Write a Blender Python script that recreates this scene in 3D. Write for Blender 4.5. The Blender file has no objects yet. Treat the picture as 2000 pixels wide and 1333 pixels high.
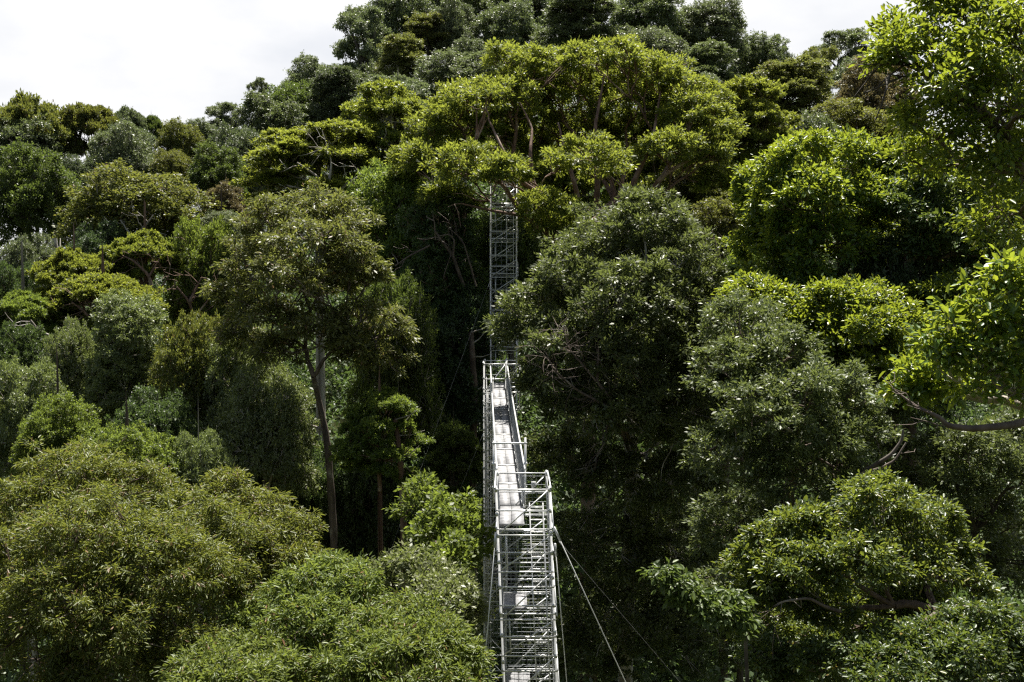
import bpy, math, random
import numpy as np
from mathutils import Vector
R = math.radians
rng = np.random.default_rng(11)
random.seed(5)
scene = bpy.context.scene
COL = scene.collection

# ------------------------------------------------------------------ camera frame
CAM = np.array([0.0, 0.0, 50.0])
FPX = 2000.0
PITCH = R(3.0)

def P(u, v, d):
    """the place at ground distance d that the photograph shows at pixel (u, v)"""
    cx = (u - 1000.0) / FPX
    cz = (666.5 - v) / FPX
    y = math.cos(PITCH) + cz * math.sin(PITCH)
    z = -math.sin(PITCH) + cz * math.cos(PITCH)
    k = d / y
    return np.array([cx * k, d, CAM[2] + z * k])

def ground_z(x, y):
    t = np.clip((np.asarray(y, float) - 25.0) / 190.0, 0, 1)
    s = t * t * (3 - 2 * t) * 0.55 + t * 0.45
    back = np.clip((np.asarray(y, float) - 235.0) / 160.0, 0, 1)
    side = np.exp(-((np.asarray(x, float) - 16.0) / 92.0) ** 2)
    h = 12 + 74 * s * side * (1 - 0.8 * back)
    h = h + 62 * np.clip((-12.0 - np.asarray(y, float)) / 75.0, 0, 1) ** 1.2   # unseen slope added behind the camera to block low sky light
    h = h + 1.1 * np.sin(x * 0.13 + 1.0) * np.cos(y * 0.11) + 0.6 * np.sin(x * 0.31 + y * 0.23)
    return h

# ------------------------------------------------------------------ mesh helpers
def mesh_np(name, V, F, mat=None, smooth=False):
    V = np.ascontiguousarray(V, dtype=np.float32)
    F = np.ascontiguousarray(F, dtype=np.int32)
    n, k = F.shape
    me = bpy.data.meshes.new(name)
    me.vertices.add(len(V)); me.vertices.foreach_set('co', V.ravel())
    me.loops.add(n * k); me.loops.foreach_set('vertex_index', F.ravel())
    me.polygons.add(n); me.polygons.foreach_set('loop_start', np.arange(0, n * k, k, dtype=np.int32))
    if smooth:
        me.polygons.foreach_set('use_smooth', np.ones(n, dtype=bool))
    me.update(calc_edges=True)
    if mat: me.materials.append(mat)
    return me

def link(name, me, parent=None, loc=None):
    o = bpy.data.objects.new(name, me); COL.objects.link(o)
    if parent is not None: o.parent = parent
    if loc is not None: o.location = loc
    return o

def thing(name, label, cat, loc=(0, 0, 0), group=None):
    o = bpy.data.objects.new(name, None); COL.objects.link(o)
    o.location = tuple(float(c) for c in loc)
    o.empty_display_size = 0.5
    o['label'] = label; o['category'] = cat
    if group: o['group'] = group
    return o

class MB:
    """collects tubes and boxes into one quad mesh"""
    def __init__(self): self.V = []; self.F = []; self.n = 0
    def add(self, V, F):
        self.V.append(np.asarray(V, float)); self.F.append(np.asarray(F, int) + self.n); self.n += len(V)
    def tube(self, pts, rad, sides=6, cap=True):
        pts = np.asarray(pts, float); m = len(pts)
        rad = np.broadcast_to(np.asarray(rad, float), (m,))
        tan = np.gradient(pts, axis=0)
        tan /= np.linalg.norm(tan, axis=1)[:, None] + 1e-9
        t0 = tan.mean(axis=0)
        ref = np.array([0, 0, 1.0]) if abs(t0[2]) < 0.8 * np.linalg.norm(t0) + 1e-9 else np.array([1.0, 0.15, 0])
        a = np.cross(tan, ref); a /= np.linalg.norm(a, axis=1)[:, None] + 1e-9
        b = np.cross(tan, a)
        th = np.arange(sides) * 2 * math.pi / sides
        ring = a[:, None, :] * np.cos(th)[None, :, None] + b[:, None, :] * np.sin(th)[None, :, None]
        V = (pts[:, None, :] + ring * rad[:, None, None]).reshape(-1, 3)
        i = np.arange(m - 1)[:, None] * sides; j = np.arange(sides)[None, :]
        F = np.stack([i + j, i + (j + 1) % sides, i + sides + (j + 1) % sides, i + sides + j], -1).reshape(-1, 4)
        if cap:
            V = np.vstack([V, pts[:1], pts[-1:]])
            c0, c1 = m * sides, m * sides + 1
            k = np.arange(0, sides, 2)
            if sides % 2 == 0:
                Fa = np.stack([np.full_like(k, c0), (k + 2) % sides, (k + 1) % sides, k], -1)
                o = (m - 1) * sides
                Fb = np.stack([np.full_like(k, c1), o + k, o + (k + 1) % sides, o + (k + 2) % sides], -1)
                F = np.vstack([F, Fa, Fb])
        self.add(V, F)
    def box(self, c, s, M=None):
        c = np.asarray(c, float); s = np.asarray(s, float) / 2
        V = np.array([[x, y, z] for z in (-1, 1) for y in (-1, 1) for x in (-1, 1)], float) * s
        if M is not None: V = V @ np.asarray(M).T
        self.add(V + c, [[0, 2, 3, 1], [4, 5, 7, 6], [0, 1, 5, 4], [2, 6, 7, 3], [0, 4, 6, 2], [1, 3, 7, 5]])
    def mesh(self, name, mat, smooth=False):
        return mesh_np(name, np.vstack(self.V), np.vstack(self.F), mat, smooth)

# ------------------------------------------------------------------ materials
def new_mat(name):
    m = bpy.data.materials.new(name); m.use_nodes = True
    nt = m.node_tree; nt.nodes.clear()
    return m, nt

def leaf_mat(name, dark, light, trans, odd=None, odd_amt=0.04, rough=0.36, tr=0.34, spec=0.5):
    g = 1.32
    dark, light = tuple(c * g for c in dark), tuple(c * g for c in light)
    trans = tuple(c * 1.1 for c in trans); rough += 0.10; spec *= 0.75; tr += 0.05
    m, nt = new_mat(name); N = nt.nodes; L = nt.links
    out = N.new('ShaderNodeOutputMaterial')
    geo = N.new('ShaderNodeNewGeometry')
    ramp = N.new('ShaderNodeValToRGB')
    e = ramp.color_ramp.elements
    e[0].position = 0.0; e[0].color = (*dark, 1)
    e[1].position = 0.82; e[1].color = (*light, 1)
    if odd:
        a = e.new(1 - odd_amt - 0.001); a.color = (*light, 1)
        b = e.new(1 - odd_amt); b.color = (*odd, 1)
    oi = N.new('ShaderNodeObjectInfo')
    hs = N.new('ShaderNodeHueSaturation')
    mr = N.new('ShaderNodeMapRange'); mr.inputs['To Min'].default_value = 0.487; mr.inputs['To Max'].default_value = 0.513
    mv = N.new('ShaderNodeMapRange'); mv.inputs['To Min'].default_value = 0.85; mv.inputs['To Max'].default_value = 1.15
    L.new(oi.outputs['Random'], mr.inputs['Value']); L.new(mr.outputs['Result'], hs.inputs['Hue'])
    L.new(oi.outputs['Random'], mv.inputs['Value']); L.new(mv.outputs['Result'], hs.inputs['Value'])
    L.new(geo.outputs['Random Per Island'], ramp.inputs['Fac'])
    L.new(ramp.outputs['Color'], hs.inputs['Color'])
    bs = N.new('ShaderNodeBsdfPrincipled')
    bs.inputs['Roughness'].default_value = rough
    bs.inputs['Specular IOR Level'].default_value = spec
    L.new(hs.outputs['Color'], bs.inputs['Base Color'])
    tb = N.new('ShaderNodeBsdfTranslucent')
    mx = N.new('ShaderNodeMixRGB'); mx.blend_type = 'MIX'; mx.inputs['Fac'].default_value = 0.75
    L.new(hs.outputs['Color'], mx.inputs['Color1']); mx.inputs['Color2'].default_value = (*trans, 1)
    L.new(mx.outputs['Color'], tb.inputs['Color'])
    mix = N.new('ShaderNodeMixShader'); mix.inputs['Fac'].default_value = tr
    L.new(bs.outputs[0], mix.inputs[1]); L.new(tb.outputs[0], mix.inputs[2])
    L.new(mix.outputs[0], out.inputs['Surface'])
    return m

LM = {
 'glossm': leaf_mat('leaf_glossy_mid', (0.026, 0.048, 0.013), (0.072, 0.100, 0.026), (0.27, 0.32, 0.035), (0.20, 0.16, 0.03), 0.03, rough=0.28, tr=0.34, spec=0.65),
 'hill':   leaf_mat('leaf_hill_green', (0.044, 0.058, 0.026), (0.122, 0.146, 0.070), (0.18, 0.23, 0.06), tr=0.28, rough=0.38, spec=1.0),
 'hilld':  leaf_mat('leaf_hill_dark_green', (0.036, 0.050, 0.023), (0.098, 0.120, 0.058), (0.15, 0.20, 0.06), tr=0.26, rough=0.38, spec=1.0),
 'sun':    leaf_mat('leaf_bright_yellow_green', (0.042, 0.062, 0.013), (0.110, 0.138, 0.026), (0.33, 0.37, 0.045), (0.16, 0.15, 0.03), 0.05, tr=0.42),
 'fresh':  leaf_mat('leaf_fresh_green', (0.042, 0.066, 0.015), (0.096, 0.134, 0.028), (0.28, 0.36, 0.05), tr=0.40),
 'olive':  leaf_mat('leaf_olive', (0.050, 0.062, 0.018), (0.110, 0.125, 0.034), (0.24, 0.26, 0.04), (0.17, 0.09, 0.04), 0.05),
 'lance':  leaf_mat('leaf_lance_olive', (0.050, 0.066, 0.016), (0.115, 0.135, 0.032), (0.26, 0.29, 0.04), (0.20, 0.12, 0.06), 0.07, rough=0.33),
 'lanceg': leaf_mat('leaf_lance_green', (0.044, 0.062, 0.015), (0.104, 0.132, 0.028), (0.26, 0.32, 0.05), (0.20, 0.10, 0.05), 0.03, rough=0.33),
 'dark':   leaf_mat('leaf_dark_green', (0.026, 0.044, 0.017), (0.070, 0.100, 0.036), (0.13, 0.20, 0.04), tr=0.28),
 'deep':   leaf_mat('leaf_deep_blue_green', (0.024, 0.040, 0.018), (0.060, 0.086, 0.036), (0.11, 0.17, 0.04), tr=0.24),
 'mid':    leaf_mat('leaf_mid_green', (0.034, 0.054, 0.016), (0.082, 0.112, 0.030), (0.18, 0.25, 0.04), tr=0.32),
 'grey':   leaf_mat('leaf_grey_green', (0.054, 0.070, 0.034), (0.150, 0.168, 0.088), (0.18, 0.23, 0.07), tr=0.28, rough=0.38, spec=1.0),
 'silver': leaf_mat('leaf_silver_green', (0.060, 0.080, 0.028), (0.172, 0.192, 0.086), (0.24, 0.30, 0.06), tr=0.30, rough=0.38, spec=0.9),
 'brown':  leaf_mat('leaf_brown_olive', (0.052, 0.063, 0.021), (0.125, 0.138, 0.045), (0.24, 0.27, 0.05), (0.20, 0.12, 0.04), 0.06),
 'rust':   leaf_mat('leaf_rusty_olive', (0.058, 0.056, 0.028), (0.135, 0.118, 0.058), (0.20, 0.17, 0.06), (0.20, 0.11, 0.05), 0.12),
 'gloss':  leaf_mat('leaf_glossy_broad', (0.028, 0.056, 0.012), (0.072, 0.118, 0.022), (0.36, 0.42, 0.03), (0.22, 0.20, 0.03), 0.04, rough=0.27, tr=0.38, spec=0.65),
 'glossd': leaf_mat('leaf_glossy_dark', (0.024, 0.044, 0.014), (0.062, 0.090, 0.028), (0.20, 0.26, 0.03), (0.20, 0.14, 0.03), 0.02, rough=0.30, tr=0.30, spec=0.6),
 'dome':   leaf_mat('leaf_dome_tree', (0.034, 0.050, 0.019), (0.102, 0.128, 0.048), (0.22, 0.27, 0.06), tr=0.28, rough=0.34, spec=0.55),
}

def bark_mat(name, c0, c1, pale, amt=0.5):
    m, nt = new_mat(name); N = nt.nodes; L = nt.links
    out = N.new('ShaderNodeOutputMaterial'); bs = N.new('ShaderNodeBsdfPrincipled')
    bs.inputs['Roughness'].default_value = 0.85
    tc = N.new('ShaderNodeTexCoord')
    mp = N.new('ShaderNodeMapping'); mp.inputs['Scale'].default_value = (3, 3, 0.9)
    n1 = N.new('ShaderNodeTexNoise'); n1.inputs['Scale'].default_value = 2.0; n1.inputs['Detail'].default_value = 6
    n2 = N.new('ShaderNodeTexNoise'); n2.inputs['Scale'].default_value = 1.1; n2.inputs['Detail'].default_value = 4
    r1 = N.new('ShaderNodeValToRGB'); r1.color_ramp.elements[0].color = (*c0, 1); r1.color_ramp.elements[1].color = (*c1, 1)
    r1.color_ramp.elements[0].position = 0.35; r1.color_ramp.elements[1].position = 0.65
    r2 = N.new('ShaderNodeValToRGB'); r2.color_ramp.elements[0].position = 1 - amt - 0.06; r2.color_ramp.elements[1].position = 1 - amt + 0.08
    mx = N.new('ShaderNodeMixRGB'); mx.inputs['Color2'].default_value = (*pale, 1)
    bp = N.new('ShaderNodeBump'); bp.inputs['Strength'].default_value = 0.6; bp.inputs['Distance'].default_value = 0.05
    L.new(tc.outputs['Object'], mp.inputs['Vector']); L.new(mp.outputs[0], n1.inputs['Vector']); L.new(tc.outputs['Object'], n2.inputs['Vector'])
    L.new(n1.outputs['Fac'], r1.inputs['Fac']); L.new(n2.outputs['Fac'], r2.inputs['Fac'])
    L.new(r1.outputs['Color'], mx.inputs['Color1']); L.new(r2.outputs['Color'], mx.inputs['Fac'])
    L.new(mx.outputs['Color'], bs.inputs['Base Color']); L.new(n1.outputs['Fac'], bp.inputs['Height']); L.new(bp.outputs[0], bs.inputs['Normal'])
    L.new(bs.outputs[0], out.inputs['Surface'])
    return m

BK = {
 'warm':  bark_mat('bark_warm_grey', (0.075, 0.055, 0.045), (0.17, 0.13, 0.105), (0.34, 0.30, 0.26), 0.36),
 'brown': bark_mat('bark_brown', (0.06, 0.042, 0.032), (0.15, 0.105, 0.08), (0.26, 0.22, 0.19), 0.40),
 'red':   bark_mat('bark_reddish', (0.10, 0.055, 0.04), (0.24, 0.15, 0.11), (0.36, 0.27, 0.22), 0.42),
 'pale':  bark_mat('bark_pale', (0.18, 0.15, 0.125), (0.36, 0.32, 0.28), (0.46, 0.43, 0.39), 0.5),
 'dark':  bark_mat('bark_dark', (0.035, 0.028, 0.022), (0.09, 0.07, 0.055), (0.15, 0.13, 0.11), 0.4),
}

def metal_mat(name, c, rough, metallic, var=0.15):
    m, nt = new_mat(name); N = nt.nodes; L = nt.links
    out = N.new('ShaderNodeOutputMaterial'); bs = N.new('ShaderNodeBsdfPrincipled')
    tc = N.new('ShaderNodeTexCoord'); n = N.new('ShaderNodeTexNoise'); n.inputs['Scale'].default_value = 6; n.inputs['Detail'].default_value = 5
    r = N.new('ShaderNodeValToRGB')
    r.color_ramp.elements[0].position = 0.3; r.color_ramp.elements[1].position = 0.7
    r.color_ramp.elements[0].color = tuple(x * (1 - var) for x in c) + (1,)
    r.color_ramp.elements[1].color = tuple(min(1, x * (1 + var)) for x in c) + (1,)
    L.new(tc.outputs['Object'], n.inputs['Vector']); L.new(n.outputs['Fac'], r.inputs['Fac']); L.new(r.outputs['Color'], bs.inputs['Base Color'])
    bs.inputs['Roughness'].default_value = rough; bs.inputs['Metallic'].default_value = metallic
    L.new(bs.outputs[0], out.inputs['Surface'])
    return m
M_ALU = metal_mat('weathered_aluminium', (0.74, 0.74, 0.73), 0.40, 0.45, 0.10)
M_ALU2 = metal_mat('dull_aluminium', (0.58, 0.59, 0.60), 0.45, 0.4, 0.12)
M_DECK = metal_mat('pale_deck_plank', (0.26, 0.26, 0.27), 0.6, 0.1, 0.35)
M_MESH = metal_mat('grey_wire_mesh', (0.34, 0.36, 0.39), 0.45, 0.4)
M_WIRE = metal_mat('galvanised_cable', (0.85, 0.85, 0.84), 0.45, 0.0, 0.05)
M_WIRED = metal_mat('dull_steel_cable', (0.22, 0.22, 0.22), 0.6, 0.2)
M_SIGN = metal_mat('white_sign_plate', (0.75, 0.75, 0.75), 0.5, 0.0, 0.04)
M_SIGNP = metal_mat('grey_sign_print', (0.25, 0.25, 0.26), 0.6, 0.0, 0.04)

# ------------------------------------------------------------------ tree building
def unit(a):
    return a / (np.linalg.norm(a, axis=-1, keepdims=True) + 1e-9)

def sample_tips(lobes, clump_r, cover, rg, zmin=-0.45, inner=0.12):
    """clump centres over the upper and outer faces of a union of ellipsoids"""
    C = np.array([l[0] for l in lobes]); S = np.array([l[1] for l in lobes])
    T, O = [], []
    for c, s in zip(C, S):
        # each lobe is itself a heap of smaller rounded tufts
        a = (s[0] * s[1] * s[2]) ** (1 / 3)
        ns = int(np.clip(round(7 + 3 * a / max(clump_r, .05) * .5), 7, 16))
        d = unit(rg.normal(size=(ns * 4, 3))); d = d[d[:, 2] > zmin]
        pick = [d[0]]
        for q in d[1:]:
            if len(pick) >= ns: break
            if min(np.linalg.norm(q - p) for p in pick) > 0.55: pick.append(q)
        for q in pick:
            sc = c + q * s * rg.uniform(0.62, 0.80); f = rg.uniform(0.30, 0.48); ss = s * f
            ss = np.array([ss[0], ss[1], max(ss[2], 0.55 * ss[0])])
            aa = (ss[0] * ss[1] * ss[2]) ** (1 / 3)
            n = max(3, int(cover * 1.5 * aa * aa / (clump_r * clump_r)))
            e = unit(rg.normal(size=(n * 3, 3)) + q * 0.45 + np.array([0, 0, 0.35])); e = e[e[:, 2] > -0.4][:n]
            k = 1.1 - 0.55 * rg.random(len(e))
            k[rg.random(len(e)) < inner] *= 0.5
            st = rg.random(len(e)) < 0.28; k[st] *= 1.15 + 0.75 * rg.random(st.sum()) ** 2
            T.append(sc + e * ss * k[:, None]); O.append(unit(e / ss + q * .3))
        n = max(3, int(cover * 2.0 * a * a / (clump_r * clump_r)))
        e = unit(rg.normal(size=(n * 2, 3))); e = e[e[:, 2] > zmin][:n]
        T.append(c + e * s * (1.10 - 0.5 * rg.random((len(e), 1)) ** 1.3)); O.append(unit(e / s))
    T = np.vstack(T); O = np.vstack(O)
    # drop most of those buried in another lobe
    q = np.min((((T[:, None, :] - C[None]) / S[None]) ** 2).sum(-1), axis=1)
    keep = (q > 0.36) | (rg.random(len(T)) < 0.2)
    return T[keep], O[keep]

def leaves(T, O, clump_r, per, ll, lw, rg, droop=0.25, twigs=8, spread=0.30, flat=0.75, jit=0.45, six=False, up=0.75, size_var=0.38):
    n = len(T)
    cs = clump_r * (0.62 + 0.75 * rg.random((n, 1, 1)) ** 1.4)
    tw = unit(O[:, None, :] * 0.75 + np.array([0, 0, 0.45]) + rg.normal(size=(n, twigs, 3)) * 0.75)
    L = cs * (0.35 + 0.75 * rg.random((n, twigs, 1)))
    E = T[:, None, :] + tw * L * np.array([1, 1, flat])
    k = max(1, per // twigs)
    pos = np.repeat(E.reshape(-1, 3), k, axis=0)
    td = np.repeat(tw.reshape(-1, 3), k, axis=0)
    m = len(pos)
    cl = np.repeat(np.broadcast_to(cs, (n, twigs, 1)).reshape(-1, 1), k, axis=0)
    off = rg.normal(size=(m, 3)) * cl * spread * np.array([1, 1, 0.65])
    back = rg.random((m, 1)) * cl * 0.35
    pos = pos + off - td * back
    ax = unit(unit(off) * 0.7 + td * 0.6 + rg.normal(size=(m, 3)) * 0.35 - np.array([0, 0, droop]))
    nn = np.array([0, 0, up]) + td * 0.35 + rg.normal(size=(m, 3)) * jit
    nn = unit(nn - (nn * ax).sum(-1, keepdims=True) * ax)
    sd = np.cross(nn, ax)
    sz = (1 + size_var * rg.normal(size=(m, 1))).clip(0.4, 1.7)
    l = ll * sz; w = lw * sz * 0.5
    if six:
        fold = nn * w * 0.35
        sag = nn * l * 0.10
        b = pos; t = pos + ax * l - sag * 1.2
        l1 = pos + ax * l * 0.32 + sd * w * 0.92 + fold; l2 = pos + ax * l * 0.68 + sd * w * 0.80 + fold - sag * 0.3
        r1 = pos + ax * l * 0.32 - sd * w * 0.92 + fold; r2 = pos + ax * l * 0.68 - sd * w * 0.80 + fold - sag * 0.3
        V = np.stack([b, l1, l2, t, r2, r1], 1).reshape(-1, 3)
        i = np.arange(m)[:, None] * 6
        F = np.concatenate([i + np.array([0, 1, 2, 3]), i + np.array([0, 3, 4, 5])], 0)
    else:
        fold = nn * w * 0.25
        V = np.stack([pos, pos + ax * l * 0.45 + sd * w + fold, pos + ax * l, pos + ax * l * 0.45 - sd * w + fold], 1).reshape(-1, 3)
        F = np.arange(m)[:, None] * 4 + np.array([0, 1, 2, 3])
    return V, F

def split(X, k, rg):
    c = X[rg.choice(len(X), k, replace=False)]
    for _ in range(5):
        a = ((X[:, None] - c[None]) ** 2).sum(-1).argmin(1)
        c = np.array([X[a == j].mean(0) if (a == j).any() else c[j] for j in range(k)])
    return a

def limbs(mb, base, base_r, T, rg, rmin=0.018, power=0.47, wob=0.09, stop=1, frac=(0.34, 0.52), lift=0.10):
    """branches from base to every clump: clumps are gathered, each gathering gets one bough"""
    nT = len(T); k0 = base_r / nT ** power
    def bough(p, q, r0, r1, prev):
        d = np.linalg.norm(q - p)
        m = 5 if r0 > 0.05 else 4
        t = np.linspace(0, 1, m)[:, None]
        bend = rg.normal(size=3) * d * wob
        mid = (p + q) / 2 + bend + prev * d * 0.16
        pts = (1 - t) ** 2 * p + 2 * t * (1 - t) * mid + t * t * q
        pts[1:-1] += rg.normal(size=(m - 2, 3)) * d * wob * 0.18
        mb.tube(pts, np.linspace(r0, r1, m), 7 if r0 > 0.09 else (5 if r0 > 0.04 else 4), cap=False)
        return unit(pts[-1] - pts[-2])
    def grow(p, r, idx, prev, depth):
        if len(idx) <= stop or depth > 11:
            for i in idx: bough(p, T[i], min(r, rmin * 1.5), rmin * 0.6, prev)
            return
        k = 2 if rg.random() < 0.62 or len(idx) < 5 else 3
        a = split(T[idx], k, rg)
        for j in range(k):
            s = idx[a == j]
            if len(s) == 0: continue
            c = T[s].mean(0); d = np.linalg.norm(c - p)
            f = rg.uniform(*frac) if len(s) > 1 else 0.6
            q = p + (c - p) * f + np.array([0, 0, -lift * d * 0.4]) + rg.normal(size=3) * d * 0.05
            r1 = max(rmin, k0 * len(s) ** power)
            nd = bough(p, q, min(r, r1 * 1.25), r1, prev)
            grow(q, r1, s, nd, depth + 1)
    grow(np.asarray(base, float), base_r, np.arange(nT), np.array([0, 0, 1.0]), 0)

def trunk_mesh(name, pts, rads, mat, rg, sides=10):
    pts = np.asarray(pts, float); n = len(pts)
    t = np.linspace(0, 1, n); tt = np.linspace(0, 1, n * 5)
    fine = np.stack([np.interp(tt, t, pts[:, i]) for i in range(3)], 1)
    ker = np.ones(5) / 5
    for i in range(3):
        pad = np.pad(fine[:, i], 2, mode='edge'); fine[:, i] = np.convolve(pad, ker, 'valid')
    fine[0] = pts[0]; fine[-1] = pts[-1]
    rr = np.interp(tt, t, rads) * (1 + 0.06 * rg.normal(size=len(tt)))
    mb = MB(); mb.tube(fine, rr, sides, cap=False)
    return mb.mesh(name, mat, True)

def px_lobes(tab, d0):
    """(u, v, half width, half height, distance offset) in photograph pixels -> ellipsoids in metres"""
    out = []
    for u, v, ru, rv, dd in tab:
        d = d0 + dd; c = P(u, v, d); s = d / FPX
        out.append((c, np.array([ru * s, (ru * 0.6 + rv * 0.4) * s, rv * s])))
    return out

def hero(name, label, cat, d, lobes_px, base_uv, leaf, bark, clump_r, per, ll, lw, trunk_r, seed, group=None,
         fork=None, cover=1.0, six=False, droop=0.25, zmin=-0.45, flat=0.75, spread=0.30, twigs=6, jit=0.70,
         rmin=0.018, wob=0.09, via=None, up=0.75, inner=0.12, cull=None, ground=None):
    """a large tree with its own crown; fork = pixel where the trunk divides, via = pixels down the trunk"""
    rg = np.random.default_rng(seed)
    clump_r *= 0.62; per = int(per * 0.36); cover *= 0.85; spread *= 1.15
    lobes = px_lobes(lobes_px, d)
    T, O = sample_tips(lobes, clump_r, cover, rg, zmin, inner)
    bx = P(base_uv[0], base_uv[1], d + (base_uv[2] if len(base_uv) > 2 else 0))
    gz = float(ground_z(bx[0], bx[1]))
    base = np.array([bx[0], bx[1], gz - 0.3])
    t = thing(name, label, cat, base, group)
    if fork is None:
        C = T.mean(0); zlo = T[:, 2].min(); fk = np.array([0.6 * C[0] + 0.4 * base[0], 0.6 * C[1] + 0.4 * base[1], 0.65 * zlo + 0.35 * C[2]])
    else:
        fk = P(fork[0], fork[1], d + (fork[2] if len(fork) > 2 else 0))
    pts = [base]
    for w in (via or []): pts.append(P(w[0], w[1], d + (w[2] if len(w) > 2 else 0)))
    pts.append(fk); n = len(pts)
    rads = np.linspace(trunk_r * 1.35, trunk_r * 0.82, n); rads[0] = trunk_r * 1.6
    if n == 2:
        mid = (pts[0] + pts[1]) / 2 + rg.normal(size=3) * np.array([0.4, 0.4, 0]); pts = [pts[0], mid, pts[1]]; rads = [trunk_r * 1.6, trunk_r, trunk_r * 0.82]
    link('trunk', trunk_mesh('trunk', np.array(pts) - base, rads, BK[bark], rg), t)
    mb = MB(); limbs(mb, fk - base, trunk_r * 0.82, T - base, rg, rmin=rmin, wob=wob, stop=1 + len(T) // 420)
    link('branches', mb.mesh('branches', BK[bark], True), t)
    V, F = leaves(T - base, O, clump_r, per, ll, lw, rg, droop=droop, six=six, flat=flat, spread=spread, twigs=twigs, jit=jit, up=up)
    link('crown', mesh_np('crown', V, F, LM[leaf]), t)
    return t

# ---- shared crowns for the smaller and farther trees: nominal half width 6 m, z = 0 at the crown's foot
PROTO = {}
def proto(kind, cls, var):
    key = (kind, cls, var)
    if key in PROTO: return PROTO[key]
    rg = np.random.default_rng(hash((len(kind) * 7 + ord(kind[0]) * 13 + ord(kind[1]), ord(cls), var)) % 99991)
    W = 6.0
    L = []
    if kind == 'umbrella':
        H = 7.0
        for i in range(24):
            a = i * 2.4 + rg.uniform(-.3, .3); rr = W * 0.80 * math.sqrt((i + .5) / 24)
            z = H - 1.0 - 3.2 * (rr / W) ** 2 + rg.uniform(-.5, .4)
            s = rg.uniform(1.0, 1.7); L.append((np.array([rr * math.cos(a), rr * math.sin(a), z]), np.array([s, s, s * 0.55])))
        for i in range(5):
            a = i * 1.7 + rg.uniform(0, 1); L.append((np.array([W * .6 * math.cos(a), W * .6 * math.sin(a), H * rg.uniform(.25, .42)]), np.array([1.5, 1.5, .8])))
        cr, zmin, fl = 0.62, -0.1, 0.6
    elif kind == 'dome':
        H = 10.0
        for i in range(26):
            t = (i + .5) / 26; z = H * (0.12 + 0.76 * t); rr = W * 0.72 * math.sqrt(max(0.03, 1 - ((z - H * .38) / (H * .56)) ** 2))
            a = i * 2.4 + rg.uniform(-.4, .4); s = rg.uniform(1.5, 2.3)
            L.append((np.array([rr * math.cos(a), rr * math.sin(a), z + rg.uniform(-.6, .6)]), np.array([s, s, s * .85])))
        L.append((np.array([0, 0, H * .5]), np.array([W * .55, W * .55, H * .36])))
        cr, zmin, fl = 0.80, -0.5, 0.75
    elif kind == 'layered':
        H = 9.0
        for i in range(20):
            t = (i + .5) / 20; z = H * (0.14 + 0.80 * t); rr = W * 0.70 * math.sqrt(max(.02, 1 - (t * .93) ** 2)) * rg.uniform(.75, 1.08)
            a = i * 2.4 + rg.uniform(-.5, .5); s = rg.uniform(1.5, 2.4)
            L.append((np.array([rr * math.cos(a), rr * math.sin(a), z + rg.uniform(-.5, .5)]), np.array([s, s, s * .38])))
        cr, zmin, fl = 0.8, -0.1, 0.45
    elif kind == 'tall':
        H = 18.0
        for i in range(30):
            t = (i + .5) / 30; z = H * (0.06 + 0.86 * t); rr = W * 0.62 * (1 - .55 * t ** 2) * rg.uniform(.65, 1.1)
            a = i * 2.4 + rg.uniform(-.6, .6); s = rg.uniform(1.5, 2.4)
            L.append((np.array([rr * math.cos(a), rr * math.sin(a), z + rg.uniform(-1, 1)]), np.array([s, s, s * 1.0])))
        cr, zmin, fl = 0.85, -0.6, 0.85
    else:  # sparse
        H = 12.0
        for i in range(13):
            t = (i + .5) / 13; z = H * (0.2 + 0.7 * t); rr = W * 0.7 * math.sqrt(max(.04, 1 - ((t - .4) / .66) ** 2)) * rg.uniform(.6, 1.1)
            a = i * 2.4 + rg.uniform(-.6, .6); s = rg.uniform(1.1, 1.9)
            L.append((np.array([rr * math.cos(a), rr * math.sin(a), z]), np.array([s, s, s * .75])))
        cr, zmin, fl = 0.8, -0.5, 0.8
    if cls == 'm': cr *= 0.72
    cr *= 0.70
    T, O = sample_tips(L, cr, 0.85, rg, zmin)
    target = {'f': 75000, 'm': 110000}[cls] * (1.5 if kind in ('tall',) else (0.6 if kind == 'sparse' else 1.0))
    per = int(max(18, min(400, target / len(T))))
    ll, lw = {'f': (0.24, 0.14), 'm': (0.24, 0.11)}[cls]
    V, F = leaves(T, O, cr, per, ll, lw, rg, flat=fl, spread=0.30, droop=0.25, twigs=6, jit=0.70)
    mb = MB(); limbs(mb, (0, 0, -0.2), 0.30, T, rg, rmin=0.03, stop=3)
    H = np.percentile(V[:, 2], 99.5); Wd = np.percentile(np.abs(V[:, :2]), 98.5)
    tb = MB(); tt = np.linspace(0, 1, 9)
    wx = rg.uniform(-.5, .5); 
    tb.tube(np.stack([wx * np.sin(tt * 3.1), 0.4 * np.sin(tt * 2.2 + wx) * np.sin(tt * math.pi), tt], 1), np.linspace(0.5, 0.30, 9), 8, cap=False)
    PROTO[key] = (mesh_np('crown', V, F), mb.mesh('branches', None, True), tb.mesh('trunk', None, True), H, Wd)
    return PROTO[key]

def slot_mat(o, mat):
    if not o.material_slots: o.data.materials.append(mat)
    o.material_slots[0].link = 'OBJECT'; o.material_slots[0].material = mat

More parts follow.
